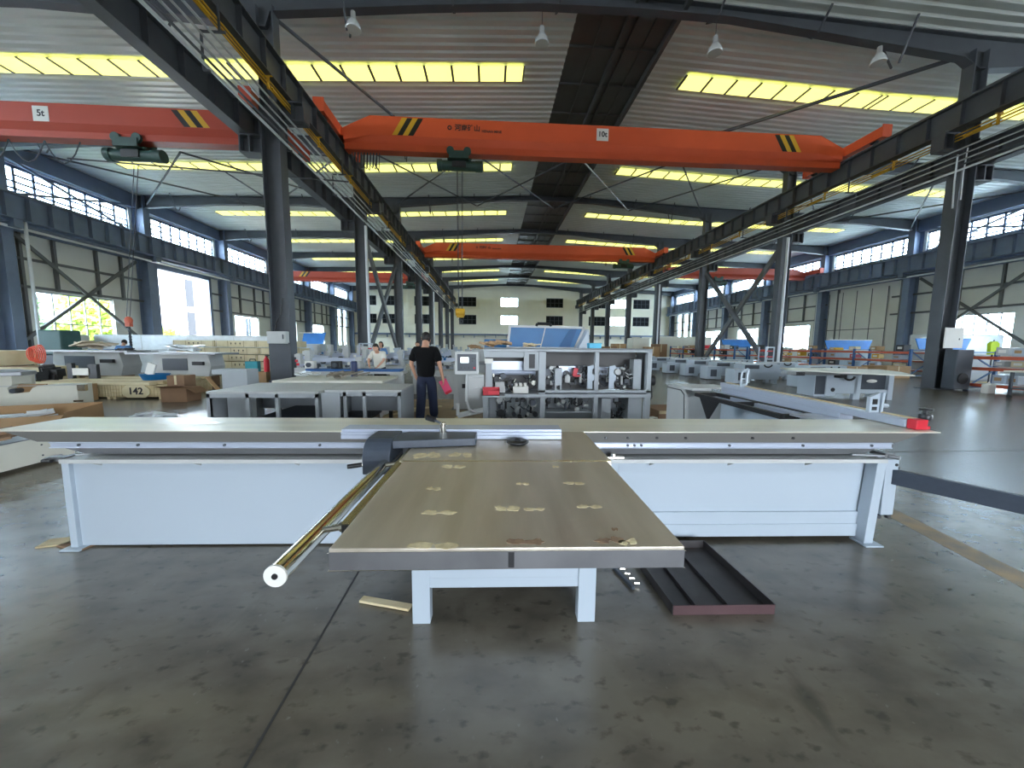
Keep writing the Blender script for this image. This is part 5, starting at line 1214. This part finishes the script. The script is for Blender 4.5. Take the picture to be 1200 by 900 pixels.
# ================================================================== RIGHT SIDE
sb0 = None
spots = [(12.2, 13.2, 'nearest'), (10.6, 14.6, 'second nearest'), (10.6, 16.5, 'third nearest'), (10.6, 18.4, 'fourth nearest'), (10.55, 20.3, 'fifth nearest'), (10.7, 22.9, 'sixth nearest'), (10.5, 26.0, 'seventh nearest'), (10.6, 29.0, 'eighth nearest'), (12.8, 16.2, 'nearest of the back rank'), (12.9, 19.2, 'second of the back rank'), (12.9, 23.0, 'third of the back rank')]
for x, y, w in spots:
    lab = 'white saw body without table in the right row, ' + w
    if sb0 is None:
        sb0 = thing('unfinished_saw', lab, 'machine body', (x, y, 0), 0, 'row of unfinished white saw bodies')
        b = MB(); b.box(.0, 1.5, .1, .8, .18, .82); b.box(.05, .2, .12, .3, 0, .18); b.box(1.3, 1.45, .12, .3, 0, .18); b.box(.05, .2, .6, .78, 0, .18); b.box(1.3, 1.45, .6, .78, 0, .18); b.build('body', M['white'], sb0, bevel=.008)
        b = MB(); b.box(-.55, 0.1, -.15, .5, .04, .62); b.build('motor_box', M['white'], sb0, bevel=.008)
        b = MB(); b.box(-.4, -.12, -.165, -.15, .16, .48); b.build('vent_slot', M['dgrey'], sb0)
        b = MB(); b.box(.02, .62, .085, .1, .62, .78); b.build('top_opening', M['dgrey'], sb0)
        b = MB(); pts = [(.95+.16*cos(a), .03, .80+.1*sin(a)) for a in [pi+pi*i/8 for i in range(9)]]; b.tube(pts, .028, 8); b.build('blade_guard', M['black'], sb0)
        b = MB(); b.box(.1, 1.45, .2, .7, .82, .84); b.build('top_rim', M['lgrey'], sb0)
    else: dup(sb0, (x, y, 0), random.Random(int(y*10)).uniform(-.05, .05), lab)
e = thing('panel_saw', 'white panel saw with pale tables, standing alone on the right before the racks', 'panel saw', (9.5, 10.2, 0), radians(-4))
b = MB(); b.box(0, .32, -.05, .6, .1, .78); b.box(.55, 1.3, 0, .7, .18, .78); b.box(.3, .6, -.1, .5, .12, .76); b.box(1.2, 1.4, 0, .1, 0, .78); b.box(2.2, 2.35, 0, .7, .0, .78); b.box(1.3, 2.3, .02, .68, .18, .3); b.box(1.3, 2.3, .6, .68, .18, .78); b.build('cabinet', M['white'], e, bevel=.006)
b = MB(); b.box(.02, .3, -.065, -.05, .16, .7); b.build('dark_panel', M['dgrey'], e); b = MB(); b.cyl((.5, -.11, .3), (.5, -.09, .3), .06, 12); b.build('hand_wheel', M['black'], e); b = MB(); b.box(1.42, 2.2, .1, .12, .3, .74); b.build('open_bay', M['dgrey'], e)
b = MB(); b.prism([(-.15, -1.0), (.3, -1.2), (.62, -1.75), (1.0, -1.8), (1.9, -.6), (2.5, .6), (1.4, 1.2), (-.3, 1.0), (-.6, .2)], .84, .87, 'z'); b.build('table_top', M['cream'], e)
b = MB(); b.box(-1.0, 1.1, -.3, -.05, .74, .838); b.build('sliding_beam', M['alud'], e, bevel=.004)
b = MB(); pts = [(.85+.14*cos(a), -.22, .70+.1*sin(a)) for a in [pi+pi*i/8 for i in range(9)]]; b.tube(pts, .03, 8); b.box(-.75, -.5, -.3, -.1, .72, .82); b.box(.5, .7, -.3, -.1, .66, .76); b.build('blade_guard', M['black'], e)
b = MB(); b.ball((1.75, .05, .55), (.16, .03, .05)); b.build('hand_hole', M['label'], e)
# pallet racks
def rack(label, x, y0, y1, n, depth=1.0, H=1.5, levels=(.35, .85, 1.3), jump=0):
    e = thing('pallet_rack', label, 'rack', (x, y0, 0)); L = y1-y0
    for i in range(n+1):
        yy = L*i/n; b = MB()
        for xx in (0, depth): b.box(xx-.05, xx+.05, yy-.05, yy+.05, 0, H)
        b.bar((0, yy, .1), (depth, yy, .75), .04); b.bar((depth, yy, .75), (0, yy, H-.1), .04); b.bar((0, yy, .1), (depth, yy, .1), .04); b.bar((0, yy, H-.05), (depth, yy, H-.05), .04)
        b.build('upright', M['rackblue'], e)
    for z in levels:
        b = MB()
        for xx in (0, depth): b.box(xx-.03, xx+.03, 0, L, z-.05, z+.06)
        b.build('beam', M['rackor'], e)
        b = MB(); b.box(.02, depth-.02, 0.05, L-.05, z+.03, z+.05); b.build('shelf', M['lgrey'], e)
    return e
rack('blue and orange pallet rack in front of the sliding door on the right', 22.0, 18.0, 30.0, 4)
rack('blue and orange pallet rack at the right edge beyond the nearest column', 17.9, 9.0, 12.7, 2, 1.1, 1.45, (.2, .8, 1.2))
rack('further blue and orange rack behind the row of white saw bodies', 18.6, 27.0, 37.0, 4, 1.0, 1.6)
rd = random.Random(77)
stuff = [('card', 'brown carton'), ('crate', 'pale carton'), ('lgrey', 'grey machine part box'), ('white', 'white case'), ('rubber', 'black case'), ('red', 'red case'), ('yellow', 'yellow case')]
k = 0
shelfw = {.4: 'lower', .9: 'middle', 1.35: 'top', .25: 'lower', .85: 'middle', 1.25: 'top'}
UPR = [18+3*q for q in range(5)]+[9+1.85*q for q in range(3)]+[27+2.5*q for q in range(5)]
def stock(rackname, x, y0, y1, depth, levels, n, seed):
    global k
    rd = random.Random(seed)
    for z in levels:
        for i in range(n):
            yy = y0+(y1-y0)*(i+.5)/n; yy += (.42 if any(abs(yy-u) < .42 for u in UPR) else 0); mm, nm = rd.choice(stuff); w = rd.uniform(.26, .5 if n > 4 else .32); h = rd.uniform(.1, .33); d = rd.uniform(.3, .55)
            e = thing('stored_case', '%s on the %s shelf of the %s, %s along it' % (nm, shelfw[z], rackname, ORD[i]), 'box', (x+depth/2+rd.uniform(-.08, .08), yy, z+.052), rd.uniform(-.2, .2), 'cases stored on the %s' % rackname)
            b = MB(); b.box(-d/2, d/2, -w/2, w/2, 0, h); b.build('body', M[mm], e, bevel=.01)
            b = MB(); b.box(-d/2-.004, -d/2, -w*.3, w*.3, h*.3, h*.7); b.build('label_patch', M['label' if mm != 'white' else 'card'], e)
            k += 1
stock('sliding door rack', 22.0, 18.2, 29.8, 1.0, (.4, .9, 1.35), 9, 1)
stock('right edge rack', 17.9, 9.2, 12.5, 1.1, (.25, .85, 1.25), 4, 2)
stock('far rack', 18.6, 27.2, 36.8, 1.0, (.9, 1.35), 8, 3)
carton('large brown carton under the near end of the sliding door rack', 20.9, 18.2, 0, 1.5, 1.2, .62, .1)
carton('second brown carton behind the lone white saw', 19.2, 18.6, 0, 1.2, 1.0, .55, 0, 'card')
# machines with blue tarps / lids by the right wall
def blue_lid(label, x, y, w, z0=1.35, h=.45, rz=0):
    e = thing('hooded_machine', label, 'edge banding machine', (x, y, 0), rz)
    b = MB(); b.box(0, w, 0, 1.0, 0, z0); b.build('body', M['white'], e, bevel=.02)
    b = MB(); b.prism([(0, z0), (w, z0), (w+.3, z0+h), (-.3 if w > 2 else .2, z0+h*.9)], .45, .5); b.build('lid', M['bluet'], e)
    b = MB(); b.box(-.1, w+.1, .3, .4, z0+h*.92, z0+h); b.build('lid_edge', M['label'], e)
blue_lid('machine with bright blue lid beyond the sliding door rack, left', 26.5, 27.0, 3.4, 1.45, .75)
blue_lid('machine with bright blue lid right of the sliding door', 25.5, 20.0, 3.0, 1.5, .7)
blue_lid('machine with blue lid at the right edge of the view', 25.0, 15.2, 2.5, 1.5, .8)
blue_lid('machine with blue lid beyond the fourth right column', 22.0, 33.0, 2.6, 1.5, .8)
blue_lid('machine with small blue lid far left beyond the nearest left column', -16.5, 33.0, 1.8, 1.5, 1.0)
# white wrapped stacks on the right
def wrapped(label, x, y, w, d, h, m='plastic'):
    e = thing('wrapped_package', label, 'package', (x, y, 0)); b = MB(); b.box(0, w, 0, d, .12, h); b.build('load', M[m], e, bevel=.08, seg=3); b = MB(); b.box(0, w, 0, .1, 0, .12); b.box(0, w, d-.1, d, 0, .12); b.build('pallet', M['wood'], e)
wrapped('long white wrapped stack in the distance behind the right brace', 17.6, 38.0, 6.0, 1.5, 2.6, 'cream')
wrapped('pale wrapped stack left of the third right column', 13.0, 33.0, 1.6, 1.5, 2.3, 'cream')
wrapped('white stacked panels below the right low window', 27.5, 21.5, 5.0, 1.2, 2.45, 'plastic')
wrapped('light grey panels standing between right column and rack', 19.9, 14.6, 1.9, .6, 1.3, 'grey')
e = thing('trolley_bench', 'bench trolley on casters at the right edge, plates on it', 'trolley', (16.0, 9.6, 0))
b = MB(); b.box(0, 1.6, 0, .9, .82, .87); b.build('top', M['cream'], e); b = MB()
for xx in (.1, 1.4):
    for yy in (.1, .75): b.box(xx, xx+.06, yy, yy+.06, .12, .82)
b.box(.1, 1.46, .1, .8, .3, .34); b.build('frame', M['dgrey'], e)
for xx in (.13, 1.43):
    for yy in (.13, .78):
        b = MB(); b.cyl((xx-.025, yy, .06), (xx+.025, yy, .06), .06, 12); b.build('caster', M['rubber'], e)
heap('part_heap', 'pale metal parts heaped on the bench trolley', 'parts', (16.8, 10.05, .875), 1.1, .6, .16, 12, M['lgrey'], 61)
e = thing('safety_vest', 'bright lime jacket hanging near the right window', 'jacket', (21.0, 14.2, 1.3)); b = MB(); b.prism([(-.16, 0), (.16, 0), (.2, .45), (.08, .55), (-.08, .55), (-.2, .45)], -.06, .06); b.build('jacket_body', mat('lime_fabric', (216, 250, 60), .7), e); b = MB(); b.cyl((0, 0, .5), (0, 0, .62), .02, 8); b.build('hook', M['dgrey'], e); b = MB(); b.cyl((0, 0, -1.3), (0, 0, 0), .025, 8); b.build('stand', M['dgrey'], e)
# brown crates beyond the edge bander (far middle)
for i in range(9):
    yy = 30+1.2*(i % 3); carton('brown carton in the far cardboard pile between the right columns, %s from the left' % ORD[i], 5.2+1.25*i, yy, 0, 1.1, .9, 1.25+.25*((i*7) % 3), 0, 'card' if i % 2 else 'card2')
e = thing('wood_crate', 'brown crate on the floor right of the edge bander', 'crate', (3.45, 7.2, 0)); b = MB(); b.box(0, .75, 0, .8, 0, .2); b.build('body', M['card2'], e); b = MB(); b.box(.7, .78, -.02, .8, 0, .24); b.box(0, .78, -.02, 0, .14, .2); b.build('batten', M['wood'], e)
heap('cloth_heap', 'white rag on the floor right of the edge bander', 'cloth', (3.2, 7.0, 0), .3, .25, .12, 6, M['label'], 71)
# far machines row in the middle distance right
left_saw('grey saw far beyond the white saw bodies in the middle distance', 5.6, 24.0, .9, 'white', .95)
left_saw('white saw by the far cardboard pile', 9.0, 36.0, .9, 'white', .95)

# ================================================================== LIGHT
w = bpy.data.worlds.new('world'); SC.world = w; w.use_nodes = True
nt = w.node_tree; bg = nt.nodes['Background']
bg.inputs['Color'].default_value = (.80, .89, 1.0, 1); bg.inputs['Strength'].default_value = 15.0
def portal(loc, rot, sx, sy):
    l = bpy.data.lights.new('daylight_opening', 'AREA'); l.shape = 'RECTANGLE'; l.size = sx; l.size_y = sy; l.cycles.is_portal = True
    o = bpy.data.objects.new('daylight_opening', l); COL.objects.link(o); o.location = loc; o.rotation_euler = rot
portal((3, Y0-.2, 1.9), (radians(90), 0, 0), 6, 3.8)
portal((XL-.3, 30, 10.1), (0, radians(-90), 0), 1.7, 82)
portal((XR+.3, 30, 10.1), (0, radians(90), 0), 1.7, 82)
portal((XL-.3, 28, 3.6), (0, radians(-90), 0), 7.2, 74)
portal((XR+.3, 28, 2.7), (0, radians(90), 0), 3.2, 74)
SC.cycles.use_denoising = True
SC.cycles.max_bounces = 10; SC.cycles.diffuse_bounces = 7; SC.cycles.glossy_bounces = 4; SC.cycles.transparent_max_bounces = 8
SC.cycles.sample_clamp_indirect = 6
SC.cycles.caustics_reflective = False; SC.cycles.caustics_refractive = False
SC.view_settings.view_transform = 'Standard'; SC.view_settings.look = 'None'
SC.view_settings.exposure = 1.2; SC.view_settings.gamma = 1.0; SC.view_settings.use_curve_mapping = False
